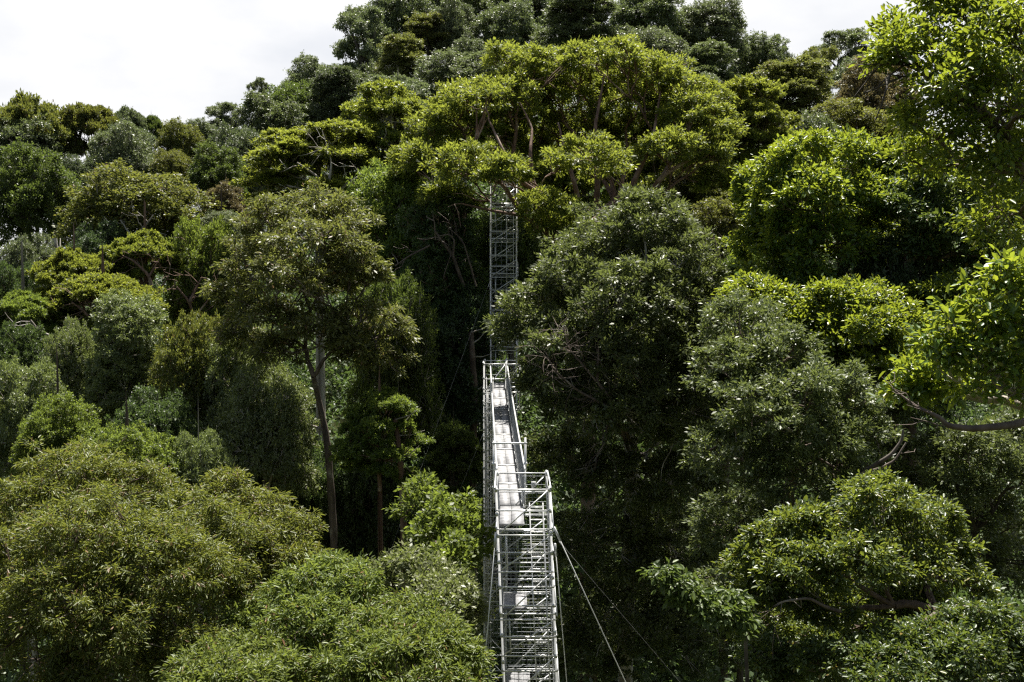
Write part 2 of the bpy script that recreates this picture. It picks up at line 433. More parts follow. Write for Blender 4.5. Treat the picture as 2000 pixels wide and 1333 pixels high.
HEIGHTS = []
def tree(name, label, u0, u1, v0, v1, d, kind, leaf, bark='brown', group=None, rot=None, cat='tree'):
    cls = 'f' if d > 88 else 'm'
    i = len(HEIGHTS)
    crown, br, tr, H, Wd = proto(kind, cls, i % 2)
    top = P((u0 + u1) / 2, v0, d); bot = P((u0 + u1) / 2, v1, d)
    w = (u1 - u0) / 2 * d / FPX * 1.04; h = (top[2] - bot[2]) * (1.3 if kind in ('dome', 'tall') and d < 88 else 1.0)
    sx = w / Wd; sz = h / H
    gz = float(ground_z(top[0], top[1]))
    zc = top[2] - sz * H
    if zc < gz + 0.8: zc = gz + 0.8; sz = max(0.2, (top[2] - zc) / H)
    HEIGHTS.append((label, round(top[2] - gz, 1), round(w * 2, 1)))
    t = thing(name, label, cat, (top[0], top[1], gz - 0.2), group)
    r = (i * 2.3999) if rot is None else rot
    o = link('crown', crown, t, (0, 0, zc - gz + 0.2)); o.scale = (sx, sx, sz); o.rotation_euler[2] = r; slot_mat(o, LM[leaf])
    o = link('branches', br, t, (0, 0, zc - gz + 0.2)); o.scale = (sx, sx, sz); o.rotation_euler[2] = r; slot_mat(o, BK[bark])
    o = link('trunk', tr, t, (0, 0, 0)); o.scale = (sx, sx, zc - gz + 0.2); o.rotation_euler[2] = r; slot_mat(o, BK[bark])
    return t


def bough(t, name, path, r0, r1, mat, twigs=0, tl=0.6, seed=1):
    """a limb that the photograph shows plainly: (u, v, distance) points along it"""
    b = np.array(t.location); pts = np.array([P(*q) for q in path]) - b
    n = len(pts); s = np.linspace(0, 1, n); ss = np.linspace(0, 1, n * 4)
    fine = np.stack([np.interp(ss, s, pts[:, i]) for i in range(3)], 1)
    for i in range(3): fine[1:-1, i] = (fine[:-2, i] + fine[1:-1, i] * 2 + fine[2:, i]) / 4
    rg = np.random.default_rng(seed); mb = MB()
    mb.tube(fine, np.linspace(r0, r1, len(fine)), 7)
    for k in range(twigs):
        i = rg.integers(len(fine) // 4, len(fine)); p = fine[i]; d = unit(fine[min(i + 1, len(fine) - 1)] - fine[i - 1])
        for g in range(3):
            e = unit(d * .8 + rg.normal(size=3) * .6) * tl * rg.uniform(.5, 1.2)
            m = p + e * .5 + rg.normal(size=3) * tl * .08
            mb.tube([p, m, p + e], [r1 * .8, r1 * .5, r1 * .25], 4, cap=False)
            p, d = m, unit(e)
    return link(name, mb.mesh(name, BK[mat], True), t)


# ------------------------------------------------------------------ scaffold towers and walkway
def single(name, mat, parent, fn, smooth=False):
    mb = MB(); fn(mb); return link(name, mb.mesh(name, mat, smooth), parent)

def grid(mb, a, b, c, step, r):
    """wire mesh panel: corner a, along b, up c"""
    a, b, c = (np.asarray(q, float) for q in (a, b, c))
    nb = max(1, int(round(np.linalg.norm(b) / step))); nc = max(1, int(round(np.linalg.norm(c) / step)))
    for i in range(nb + 1): mb.tube([a + b * i / nb, a + b * i / nb + c], r, 3, cap=False)
    for j in range(nc + 1): mb.tube([a + c * j / nc, a + c * j / nc + b], r, 3, cap=False)

def tower(name, label, x0, x1, y0, y1, ztop, decks, zvis, lean=0.0, leg_r=0.027, rail_r=0.021, group=None, head=0.93,
          deck_x=(0.03, 0.50), ladder_x=(0.62, 0.88), offs=(-0.10, -0.25, -0.70, -1.20, -1.60, -2.08), mesh_step=0.12, mesh_r=0.0032, extra=None, deck_w=None):
    zg = float(ground_z((x0 + x1) / 2, y0)) - 0.2
    base = np.array([(x0 + x1) / 2 + lean * (ztop - zg), (y0 + y1) / 2, zg])
    t = thing(name, label, 'scaffold tower', base, group)
    def q(fx, fy, z):   # place in the frame: fx, fy = 0..1 across the plan
        return np.array([x0 + (x1 - x0) * fx + lean * (ztop - z), y0 + (y1 - y0) * fy, z]) - base
    rr = np.random.default_rng(len(name) + int(y0))
    W, D = x1 - x0, y1 - y0
    for fx in (0, 1):
        for fy in (0, 1):
            def leg(mb):
                mb.tube([q(fx, fy, ztop + 0.09), q(fx, fy, zg)], leg_r, 8)
                z = ztop - 0.02
                while z > zvis - 1:
                    mb.tube([q(fx, fy, z + 0.05), q(fx, fy, z - 0.05)], leg_r * 1.55, 8)
                    z -= 0.5 + 0.25 * rr.random()
            single('leg', M_ALU, t, leg)
    levels = [ztop, decks[0] + head * 0.42]
    for zd in decks: levels += [zd + o for o in offs]
    levels = [z for z in levels if z > zvis]
    for k, z in enumerate(levels):
        e = 0.012 * (k % 2)
        single('front_rail', M_ALU, t, lambda mb: mb.tube([q(-.03, 0, z) - [0, leg_r + .01, 0], q(1.03, 0, z) - [0, leg_r + .01, 0]], rail_r, 6))
        if k % 3 != 2:
            single('back_rail', M_ALU2, t, lambda mb: mb.tube([q(-.03, 1, z + e) + [0, leg_r + .01, 0], q(1.03, 1, z + e) + [0, leg_r + .01, 0]], rail_r, 6))
        if k % 2 == 0:
            for fx, s in ((0, -1), (1, 1)):
                single('side_rail', M_ALU2, t, lambda mb: mb.tube([q(fx, -.04, z + .05) + [s * (leg_r + .01), 0, 0], q(fx, 1.04, z + .05) + [s * (leg_r + .01), 0, 0]], rail_r, 6))
    tops = [ztop] + [z for zd in decks for z in (zd - 0.25, zd - 1.2)]
    for k in range(len(tops) - 1):
        za, zb = tops[k], tops[k + 1] + 0.06
        if zb < zvis: break
        single('diagonal_brace', M_ALU, t, lambda mb: mb.tube([q(0.04, 0, zb) - [0, .075, 0], q(.96, 0, za - .03) - [0, .075, 0]], rail_r * .9, 6))
        single('diagonal_brace', M_ALU2, t, lambda mb: mb.tube([q(0.10, 1, zb - .1) + [0, .075, 0], q(.94, 1, za - .12) + [0, .075, 0]], rail_r * .9, 6))
        if k % 2 == 0:
            single('diagonal_brace', M_ALU2, t, lambda mb: mb.tube([q(1, .04, zb) + [.075, 0, 0], q(1, .96, za - .1) + [.075, 0, 0]], rail_r * .9, 6))
    dw = deck_x
    for i, zd in enumerate(decks):
        if zd < zvis: break
        def deck(mb):
            n = 2
            for k in range(n):
                a = dw[0] + (dw[1] - dw[0]) * (k + .02) / n; b = dw[0] + (dw[1] - dw[0]) * (k + .98) / n
                f0, f1 = (0.03, 0.98) if i == 0 else (0.03, 0.62)
                c = (q(a, f0, zd) + q(b, f1, zd)) / 2
                mb.box(c, (W * (b - a), D * (f1 - f0), .05))
        single('platform', M_DECK, t, deck)
        def strut(mb):
            fx = dw[0] + .25 * (dw[1] - dw[0])
            mb.tube([q(fx, .12, zd - .3), q(fx, .12, zd - 1.25)], rail_r * 1.1, 6)
        single('strut', M_ALU, t, strut)
    ztl, zbl = decks[0] + .42, zvis
    la, lb = ladder_x
    l = single('ladder', M_ALU, t, lambda mb: [mb.box((q(f, .33, ztl) + q(f, .33, zbl)) / 2, (.035, .06, ztl - zbl),
               np.array([[1, 0, -lean], [0, 1, 0], [0, 0, 1]])) for f in (la, lb)])
    z = ztl - .12; n = 0
    while z > zbl and n < 60:
        rg = single('rung', M_ALU, l, lambda mb: mb.box((q(la, .33, z) + q(lb, .33, z)) / 2, (W * (lb - la) - .038, .05, .035)))
        z -= .33; n += 1
    zt = ztop - .05
    zs = [zt] + [zd - 0.12 for zd in decks if zd > zvis] + [zvis]
    for k in range(len(zs) - 1):
        h = zs[k] - zs[k + 1]
        if h < .2: continue
        z = zs[k + 1] + .02
        up = np.array([lean * -(h - .04), 0, h - .04])
        for nm, a, b in (('front', q(.03, .03, z), [W * .94, 0, 0]), ('back', q(.03, .99, z), [W * .94, 0, 0]),
                         ('left', q(.02, .04, z), [0, D * .92, 0]), ('right', q(.985, .04, z), [0, D * .92, 0])):
            if k == 0 and nm == 'front': continue
            if k == 0 and nm == 'back':
                a = q(.50, .99, z); b = [W * .48, 0, 0]
            single('wire_mesh', M_MESH, t, lambda mb: grid(mb, a, b, up, mesh_step, mesh_r))
    def lower(mb):   # the frame carries on down to the ground behind the trees
        z = zvis - .3; k = 0
        while z > zg + .3:
            for A, B in (((0, 0), (1, 0)), ((0, 1), (1, 1)), ((0, 0), (0, 1)), ((1, 0), (1, 1))):
                mb.tube([q(*A, z), q(*B, z)], rail_r, 5)
            if z - 1.1 > zg: mb.tube([q(0, 0, z - 1.1), q(1, 0, z)], rail_r, 5); mb.tube([q(1, 1, z - 1.1), q(0, 1, z)], rail_r, 5)
            z -= 1.1
    single('lower_frame', M_ALU2, t, lower)
    if extra: extra(t, q, base)
    return t

# near tower
def near_extra(t, q, base):
    c = P(1042, 946.5, 28.16) - base
    s = single('sign_plate', M_SIGN, t, lambda mb: mb.box(c, (.125, .008, .165)))
    def lines(mb):
        for k, w in enumerate((.085, .07, .08, .05)):
            mb.box(c + [-.005 * (k % 2), -.0065, .05 - .032 * k], (w, .003, .011))
    single('printed_lines', M_SIGNP, s, lines)
tower('canopy_tower', 'nearest silver scaffold tower with caged ladder and stacked platforms, held by white guy cables',
      -.407, .957, 26.0, 28.27, 44.83, [43.90, 41.70, 39.50, 37.30], 36.2, lean=.040, extra=near_extra, group='scaffold towers of the canopy walkway')

def second_extra(t, q, base):
    def cage(mb):
        X0, X1 = -.25, .36
        for x in (X0, X1):
            for y in (46.9, 49.1): mb.tube([np.array([x, y, 46.60]) - base, np.array([x, y, 44.30]) - base], .03, 8)
            for z in (46.45, 45.45, 45.2, 44.4): mb.tube([np.array([x, 46.8, z]) - base, np.array([x, 49.2, z]) - base], .025, 6)
        for y in (46.87, 49.13):
            for z in (46.48, 45.42, 45.18, 44.38): mb.tube([np.array([X0, y, z]) - base, np.array([X1 + .05, y, z]) - base], .028, 6)
            mb.tube([np.array([X0, y, 44.4]) - base, np.array([X1, y, 45.4]) - base], .022, 6)
            mb.tube([np.array([X0, y, 45.45]) - base, np.array([X1, y, 46.45]) - base], .022, 6)
    single('side_cage', M_ALU, t, cage)
    def mid(mb):
        for y, x in ((47.7, -1.32), (48.4, -1.26), (47.2, -1.12), (48.0, -1.02)):
            mb.tube([np.array([x, y, 45.3]) - base, np.array([x, y, 26]) - base], .03, 6)
            z = 45.2
            while z > 30:
                mb.tube([np.array([x, y, z + .05]) - base, np.array([x, y, z - .05]) - base], .05, 6); z -= .55
    single('standards', M_ALU, t, mid)
tower('canopy_tower', 'second scaffold tower at the far end of the walkway, its top frame above the deck',
      -1.29, -.28, 47.0, 49.0, 46.48, [45.40, 43.20, 41.0, 38.8, 36.6], 33.5, leg_r=.032, rail_r=.024, deck_x=(.42, .97), ladder_x=(.10, .40), mesh_step=.2, mesh_r=.006,
      extra=second_extra, group='scaffold towers of the canopy walkway')
tower('canopy_tower', 'farthest and tallest scaffold tower, climbing up behind the branches of the big umbrella tree',
      -1.17, .25, 56.0, 58.0, 56.9, [56.6, 54.6, 52.7, 50.8, 48.8, 46.8], 46.0, leg_r=.036, rail_r=.026, deck_x=(.06, .55), mesh_step=.25, mesh_r=.006,
      offs=(-.05, -.25, -.95, -1.55), group='scaffold towers of the canopy walkway')

# walkway between the near and the second tower
wz0, wz1, wy0, wy1 = 43.93, 45.38, 28.34, 46.90
base = np.array([-.3, 37.6, 44.0])
wk = thing('walkway', 'narrow aluminium plank walkway with grey mesh sides running between the two nearer towers', 'walkway', base)
def wp(s, y, dz):
    f = (y - wy0) / (wy1 - wy0)
    c = -.03 + (-.60 + .03) * f
    return np.array([c + s, y, wz0 + (wz1 - wz0) * f - .10 * math.sin(math.pi * f) + dz]) - base
NB = 8
for k in range(NB):
    ya = wy0 + (wy1 - wy0) * k / NB + .02; yb = wy0 + (wy1 - wy0) * (k + 1) / NB - .02
    def plank(mb):
        for s0, s1 in ((-.31, -.006), (.006, .31)):
            a, b, c, d = wp(s0, ya, 0), wp(s1, ya, 0), wp(s1, yb, 0), wp(s0, yb, 0)
            V = [a, b, c, d] + [p - [0, 0, .05] for p in (a, b, c, d)]
            mb.add(V, [[0, 1, 2, 3], [7, 6, 5, 4], [0, 4, 5, 1], [1, 5, 6, 2], [2, 6, 7, 3], [3, 7, 4, 0]])
    single('deck_plank', M_DECK, wk, plank)
    if k: single('deck_joint', M_ALU, wk, lambda mb: mb.box(wp(0, ya - .02, .012), (.70, .09, .035)))
    for sd in (-1, 1):
        a = wp(sd * .37, ya, .03); b = wp(sd * .37, yb, .03) - a
        single('side_mesh', M_MESH, wk, lambda mb: grid(mb, a, b, np.array([0, 0, .93]), .06, .0040))
        single('toe_board', M_ALU, wk, lambda mb: mb.tube([wp(sd * .335, ya, .07), wp(sd * .335, yb, .07)], .02, 4))
        single('post', M_ALU, wk, lambda mb: mb.tube([wp(sd * .40, ya, -.10), wp(sd * .40, ya, 1.0)], .021, 6))
for sd in (-1, 1):
    single('handrail', M_ALU, wk, lambda mb: mb.tube([wp(sd * .39, y, 1.0) for y in np.linspace(wy0, wy1, 14)], .028, 8))
    single('mid_rail', M_ALU2, wk, lambda mb: mb.tube([wp(sd * .40, y, .5) for y in np.linspace(wy0, wy1, 14)], .018, 6))
    def truss(mb):
        mb.tube([wp(sd * .36, y, -.09) for y in np.linspace(wy0, wy1, 14)], .026, 6)
        mb.tube([wp(sd * .36, y, -.55) for y in np.linspace(wy0, wy1, 14)], .026, 6)
        ys = np.linspace(wy0 + .1, wy1 - .1, 30)
        for i in range(29): mb.tube([wp(sd * .36, ys[i], -.09 if i % 2 else -.55), wp(sd * .36, ys[i + 1], -.55 if i % 2 else -.09)], .014, 5)
    single('truss', M_ALU2, wk, truss)
def gate(mb):
    y = 29.0
    mb.tube([wp(-.47, y, -.12), wp(-.47, y, 1.66)], .030, 8); mb.tube([wp(.43, y, -.25), wp(.43, y, 1.75)], .033, 8)
    mb.tube([wp(-.52, y - .05, 1.60), wp(.48, y - .05, 1.60)], .029, 8)
    for s in (-.47, .43):
        mb.tube([wp(s, y, 1.0 - .05), wp(s, y, 1.0 + .05)], .055, 8); mb.tube([wp(s, y, .28), wp(s, y, .36)], .05, 8)
single('gate_frame', M_ALU, wk, gate)

# guy cables
def cable(label, a, b, r, mat, sag=0.0):
    a, b = np.asarray(a), np.asarray(b)
    t = thing('guy_cable', label, 'cable', b, 'guy cables staying the towers')
    s = np.linspace(0, 1, 15)[:, None]
    pts = a + (b - a) * s; pts[:, 2] -= sag * 4 * (s * (1 - s))[:, 0]
    single('strand', mat, t, lambda mb: mb.tube(pts - b, r, 6))
    def clamp(mb):
        e = a + (b - a) * .012; mb.tube([a - b, e - b], r * 2.6, 6)
    single('end_clamp', M_ALU2, t, clamp)
    return t
def down(u0, v0, u1, v1, d0, d1, k):
    """from the tower at the first pixel through the second one on to the ground"""
    a, m = P(u0, v0, d0), P(u1, v1, d1)
    for k in np.linspace(1, 14, 400):
        b = a + (m - a) * k
        if b[2] <= ground_z(b[0], b[1]): break
    return a, b
cable('thick white guy cable slanting widely from the near tower to the right', *down(1082, 1030, 1222, 1333, 27.0, 27.4, 9), .014, M_WIRE)
cable('white guy cable hanging almost straight down along the right legs of the near tower', *down(1084, 1062, 1107, 1333, 28.1, 28.4, 9), .013, M_WIRE)
cable('white guy cable crossing the left legs of the near tower', *down(969, 1040, 943, 1333, 26.0, 25.6, 9), .013, M_WIRE)
cable('faint dark guy cable behind the thick white one, right of the near tower', *down(1092, 1058, 1300, 1300, 28.3, 31.0, 9), .0045, M_WIRED)
cable('thin grey guy cable slanting through the dark gap left of the walkway', *down(959, 545, 787, 1010, 56.4, 46.0, 9), .007, M_WIRED)
cable('very faint guy cable in shade just left of the second tower', *down(945, 845, 880, 1000, 47.6, 46.2, 9), .006, M_WIRED)
# ------------------------------------------------------------------ the large trees, crown by crown
G_NEAR = 'trees round the walkway'
# big umbrella tree behind the third tower
umb = hero('umbrella_tree', 'huge yellow-green umbrella tree with bare forking boughs, arching over the farthest tower', 'tree', 60.0, [
    (1065, 140, 75, 42, 2), (1180, 128, 80, 40, 0), (1285, 165, 75, 45, 1), (965, 205, 80, 45, 0), (885, 255, 75, 45, 2), (1345, 235, 60, 55, 0),
    (830, 320, 55, 40, 0), (1385, 310, 45, 45, -1), (1150, 320, 75, 48, -7),
    (925, 330, 70, 42, -5), (985, 345, 50, 35, -7), (1310, 300, 55, 40, -3), (870, 390, 60, 28, -2), (1070, 410, 60, 30, -6), (1100, 170, 90, 40, 7), (1230, 150, 90, 40, 6), (960, 260, 80, 45, 7), (1330, 280, 70, 45, 6),
    (1120, 200, 85, 55, 4), (1235, 215, 85, 55, 4), (1020, 235, 70, 50, 5), (1130, 275, 85, 50, 8), (1250, 275, 85, 50, 8), (1010, 305, 60, 40, 7), (930, 200, 60, 40, 3), (1330, 195, 55, 40, 3), (1010, 170, 60, 40, 4), (850, 285, 55, 40, 2), (900, 225, 60, 42, 3), (805, 340, 38, 36, 2), (1400, 255, 36, 45, 2), (1375, 205, 45, 40, 3), (1290, 240, 60, 40, 4), (1400, 360, 40, 28, 1), (1080, 450, 55, 25, -5), (1000, 120, 50, 28, 4)],
    (1150, 620), 'sun', 'red', 0.62, 330, 0.19, 0.072, 0.40, 21, G_NEAR, fork=(1150, 520, 0), cover=0.95, flat=0.55, zmin=-0.35, rmin=0.035, wob=0.10, inner=0.0)
# dark dome right of the walkway
dom = hero('dome_tree', 'tall dark dome-shaped tree right of the walkway, its small leaves shining along the lit edges', 'tree', 44.0, [
    (1270, 445, 75, 65, 0), (1190, 500, 85, 70, 0), (1130, 560, 85, 75, -1), (1330, 530, 75, 75, -1), (1370, 600, 60, 70, 0), (1240, 600, 110, 90, -3),
    (1060, 600, 75, 55, -1), (1010, 650, 45, 45, -1), (1100, 680, 75, 60, -3), (1200, 700, 90, 80, -4), (1330, 700, 90, 80, -3), (1390, 700, 55, 70, -1),
    (1060, 740, 45, 55, -3), (1120, 800, 70, 60, -3), (1240, 820, 90, 80, -4), (1350, 830, 80, 80, -3), (1110, 910, 70, 70, -1), (1210, 950, 90, 80, -2), (1330, 970, 90, 80, -2),
    (1230, 550, 130, 140, 3), (1250, 780, 150, 160, 2), (1190, 1080, 110, 90, 0), (1320, 1100, 110, 90, 0), (1230, 1220, 120, 90, 1), (1360, 1250, 110, 90, 1), (1150, 1290, 80, 70, 1)],
    (1230, 1300, 4), 'dome', 'pale', 0.60, 330, 0.165, 0.066, 0.34, 22, G_NEAR, fork=(1235, 900, 3), cover=0.95, six=False, spread=0.27, wob=0.12)
bus = hero('dome_tree', 'dark bushy tree with rounded side lobes beyond the dome tree, above the lower right bushes', 'tree', 30.0, [
    (1450, 640, 70, 60, 2), (1520, 700, 70, 60, 0), (1430, 740, 70, 70, 0), (1565, 770, 65, 60, -2), (1490, 820, 70, 65, -2), (1660, 790, 55, 70, -1), (1690, 860, 55, 60, -1),
    (1600, 870, 75, 65, -2), (1440, 900, 75, 75, -1), (1530, 940, 85, 70, -1), (1640, 950, 60, 60, 0), (1430, 1040, 80, 70, 1), (1520, 1060, 80, 70, 1), (1560, 850, 120, 130, 4), (1450, 1180, 80, 80, 3), (1660, 700, 70, 50, 4), (1720, 800, 60, 60, 4)],
    (1520, 1280, 4), 'dome', 'brown', 0.46, 300, 0.115, 0.048, 0.2, 23, G_NEAR, fork=(1540, 960, 1), spread=0.27)
# tall open tree left of the walkway
tal = hero('tall_tree', 'tall open olive-brown tree with a long pale branching trunk, left of the walkway', 'tree', 47.0, [
    (600, 415, 75, 42, 1), (530, 440, 60, 45, 0), (665, 440, 60, 50, 0), (600, 480, 85, 50, -2), (500, 510, 60, 55, 1), (690, 520, 50, 50, -1), (560, 550, 70, 50, -3), (640, 560, 50, 40, 0),
    (730, 540, 32, 24, -1), (460, 580, 45, 45, 1), (520, 620, 65, 45, -1), (610, 640, 50, 40, -2), (700, 630, 60, 45, -1), (755, 650, 45, 38, 0), (470, 660, 45, 35, 1), (680, 690, 45, 32, -2), (740, 710, 50, 40, -1), (540, 690, 40, 30, -1)],
    (656, 1180), 'brown', 'warm', 0.60, 300, 0.17, 0.058, 0.15, 24, G_NEAR, fork=(612, 735, -1), via=[(654, 1080), (646, 950), (638, 850), (622, 780)], flat=0.6, cover=0.66, rmin=0.03, wob=0.13, droop=0.55, spread=0.30)
# lower left: two olive trees with long leaves, and the light green ones in front
hero('lance_leaf_tree', 'broad olive tree with long narrow leaves filling the lower left corner', 'tree', 25.5, [
    (150, 950, 95, 75, 1), (60, 1010, 90, 70, 0), (260, 970, 85, 60, 1), (360, 1020, 85, 60, 0), (180, 1050, 120, 80, -2), (20, 1130, 90, 90, -1), (300, 1110, 110, 80, -2), (130, 1180, 120, 80, -3),
    (430, 1060, 70, 60, 0), (430, 1150, 70, 70, -1), (260, 1230, 120, 80, -3), (60, 1280, 100, 80, -3), (380, 1280, 90, 80, -2), (200, 1100, 200, 130, 3), (-60, 1060, 70, 80, 1), (-60, 1240, 80, 80, -1), (200, 1340, 140, 70, -3)],
    (200, 1333), 'lance', 'brown', 0.34, 262, 0.102, 0.028, 0.26, 25, G_NEAR, fork=(190, 1270, 1), six=True, cover=0.97, droop=0.45, spread=0.36, rmin=0.010, flat=0.8, twigs=10)
hero('lance_leaf_tree', 'mid-sized olive tree with reddish leaf tips, between lower left corner and tall bare trunk', 'tree', 27.0, [
    (440, 970, 55, 45, 2), (500, 1010, 60, 45, 1), (560, 1050, 65, 45, 0), (520, 1090, 70, 55, -1), (470, 1050, 60, 50, 1), (590, 1110, 50, 40, -1), (520, 1170, 60, 60, -1), (480, 1130, 70, 70, 2)],
    (510, 1280), 'lance', 'brown', 0.36, 225, 0.118, 0.032, 0.16, 26, G_NEAR, six=True, cover=0.97, droop=0.45, spread=0.34, rmin=0.010)
hero('lance_leaf_tree', 'bright green tree with long leaves and red shoots, top lump right under the tall trunk', 'tree', 24.0, [
    (655, 1125, 65, 38, 1), (590, 1160, 60, 45, 0), (690, 1170, 50, 50, 0), (600, 1220, 80, 55, -1), (520, 1220, 60, 45, 0), (670, 1240, 70, 60, -1), (560, 1290, 90, 60, -1), (620, 1220, 90, 80, 2)],
    (610, 1333), 'lanceg', 'brown', 0.34, 212, 0.109, 0.033, 0.16, 27, G_NEAR, six=True, cover=1.01, droop=0.4, spread=0.34, rmin=0.010)
hero('lance_leaf_tree', 'light green broad-leaved tree at the bottom edge, directly left of the near tower', 'tree', 22.0, [
    (790, 1215, 70, 45, 1), (730, 1250, 70, 50, 0), (850, 1260, 60, 50, 0), (790, 1300, 110, 60, -1), (690, 1310, 70, 50, -1), (900, 1310, 50, 45, 0), (800, 1290, 110, 70, 2), (780, 1370, 150, 50, -1)],
    (800, 1400), 'lanceg', 'brown', 0.32, 200, 0.101, 0.033, 0.15, 28, G_NEAR, six=True, cover=1.01, droop=0.35, spread=0.34, rmin=0.010)
hero('lance_leaf_tree', 'low light green tree at the bottom edge, right of the lower left corner tree', 'tree', 21.0, [
    (480, 1285, 70, 45, 1), (400, 1310, 70, 45, 0), (540, 1320, 60, 45, 0), (450, 1345, 100, 50, -1), (470, 1330, 100, 50, 2)],
    (470, 1420), 'lanceg', 'brown', 0.32, 200, 0.097, 0.032, 0.13, 29, G_NEAR, six=True, cover=1.01, droop=0.35, spread=0.34, rmin=0.010)
hero('small_leaf_tree', 'pale green small-leaved bush with trailing twigs, touching the near tower on its left', 'tree', 30.0, [
    (880, 1160, 45, 40, 0), (830, 1120, 50, 45, 1), (790, 1105, 35, 30, 2), (900, 1210, 40, 50, 0), (850, 1190, 50, 50, -1), (870, 1250, 50, 40, -1), (905, 1270, 30, 30, 0), (740, 1140, 35, 35, 2)],
    (860, 1333), 'silver', 'brown', 0.40, 120, 0.13, 0.062, 0.12, 30, G_NEAR, six=False, cover=1.05, spread=0.34, rmin=0.010)
hero('small_leaf_tree', 'bright green bush with sunlit right side, in the gap left of the near tower', 'tree', 36.0, [
    (885, 1010, 45, 40, 1), (920, 1060, 35, 45, 0), (855, 1040, 45, 45, 1), (890, 1090, 45, 45, -1), (830, 985, 55, 45, 4), (840, 1080, 45, 45, 3)],
    (880, 1200), 'fresh', 'brown', 0.45, 130, 0.16, 0.08, 0.14, 31, G_NEAR, six=False, cover=1.05, spread=0.34, rmin=0.012)
# right hand near trees
nea = hero('broad_leaf_tree', 'nearest glossy broad-leaved tree reaching into the top right corner against the sky', 'tree', 18.5, [
    (1800, 110, 80, 55, 0), (1880, 70, 80, 60, 0), (1960, 100, 80, 80, -1), (1750, 65, 42, 28, 1), (1860, 160, 90, 50, -1), (1960, 220, 80, 80, -1), (1850, 0, 45, 30, 0), (1960, 10, 60, 50, 0),
    (1820, 240, 70, 50, 0), (1900, 310, 90, 60, 0), (1800, 320, 55, 45, 1), (1980, 350, 70, 70, -1), (2060, 180, 80, 130, 0), (1930, 160, 100, 110, 3), (1740, 110, 30, 16, 0), (1960, 440, 60, 60, 1), (2040, 330, 70, 120, 2)],
    (2130, 700), 'gloss', 'brown', 0.36, 117, 0.100, 0.049, 0.20, 32, G_NEAR, fork=(2080, 420, 0), six=True, cover=0.50, spread=0.36, rmin=0.010, jit=0.5, droop=0.2, zmin=-0.7)
hero('broad_leaf_tree', 'rounded glossy tree with yellow-green sunlit top, below the sky gap on the right', 'tree', 38.0, [
    (1610, 310, 80, 40, 0), (1540, 350, 60, 50, 0), (1680, 320, 55, 45, 1), (1500, 420, 45, 55, 1), (1590, 390, 80, 60, -1), (1680, 400, 70, 60, 0), (1530, 480, 55, 55, 0), (1620, 480, 80, 50, -1), (1470, 370, 30, 40, 2),
    (1460, 580, 45, 35, 0), (1500, 560, 50, 45, 0), (1570, 570, 60, 45, -1), (1600, 420, 110, 100, 4), (1700, 480, 45, 50, 1), (1480, 490, 40, 45, 2), (1560, 290, 40, 25, 2)],
    (1660, 900), 'gloss', 'brown', 0.50, 221, 0.148, 0.074, 0.16, 33, G_NEAR, fork=(1640, 540, 1), via=[(1655, 640, 2)], six=True, cover=0.68, spread=0.36, rmin=0.012, jit=0.5, zmin=-0.6)
hero('broad_leaf_tree', 'dense glossy tree at the right edge whose dark forked trunk shows in a gap', 'tree', 37.0, [
    (1790, 320, 60, 45, 1), (1860, 360, 80, 55, 0), (1940, 390, 80, 60, 0), (1780, 410, 60, 45, 0), (1860, 450, 80, 45, -1), (1950, 480, 70, 60, -1), (1800, 490, 45, 35, 0), (1900, 540, 60, 40, 0), (2020, 440, 60, 90, 1), (1900, 430, 100, 90, 4), (1980, 570, 60, 50, 1)],
    (1785, 1000), 'glossd', 'brown', 0.50, 247, 0.140, 0.069, 0.17, 34, G_NEAR, fork=(1770, 510, 0), via=[(1785, 590, 0)], six=True, cover=0.68, spread=0.36, rmin=0.010, jit=0.5)
hero('broad_leaf_tree', 'glossy tree with a yellow lit left shoulder, just below the gap with the forked trunk', 'tree', 33.0, [
    (1640, 590, 60, 35, 0), (1590, 640, 50, 45, 0), (1690, 590, 50, 35, 1), (1680, 650, 80, 50, -1), (1750, 640, 60, 45, 0), (1810, 690, 60, 50, 0), (1620, 700, 60, 45, 0), (1720, 720, 70, 50, -1), (1700, 660, 90, 70, 3), (1860, 620, 50, 45, 2), (1470, 580, 45, 35, 2), (1530, 605, 55, 40, 1), (1840, 590, 60, 40, 2), (1570, 690, 40, 35, 1), (1480, 640, 30, 30, 3), (1800, 760, 60, 40, 1), (1760, 780, 50, 40, 2)],
    (1760, 1000, 5), 'gloss', 'brown', 0.48, 221, 0.132, 0.066, 0.15, 35, G_NEAR, six=True, cover=0.68, spread=0.36, rmin=0.010, jit=0.5)
clo = hero('broad_leaf_tree', 'closest tree with the largest leaves, leaning in from the right edge at mid height', 'tree', 13.5, [
    (1960, 600, 60, 50, 0), (1890, 630, 55, 40, 0), (1990, 680, 70, 60, 0), (1900, 700, 65, 50, 0), (1840, 680, 35, 28, 0), (1950, 760, 80, 45, 0), (1860, 760, 50, 35, 1), (1800, 730, 40, 26, 1), (1980, 540, 40, 30, 0), (2060, 640, 80, 110, 0), (1780, 770, 35, 22, 1)],
    (2180, 1000), 'gloss', 'pale', 0.27, 57, 0.108, 0.052, 0.13, 36, G_NEAR, fork=(2030, 815, 0.5), six=True, cover=0.56, spread=0.42, rmin=0.006, jit=0.55)
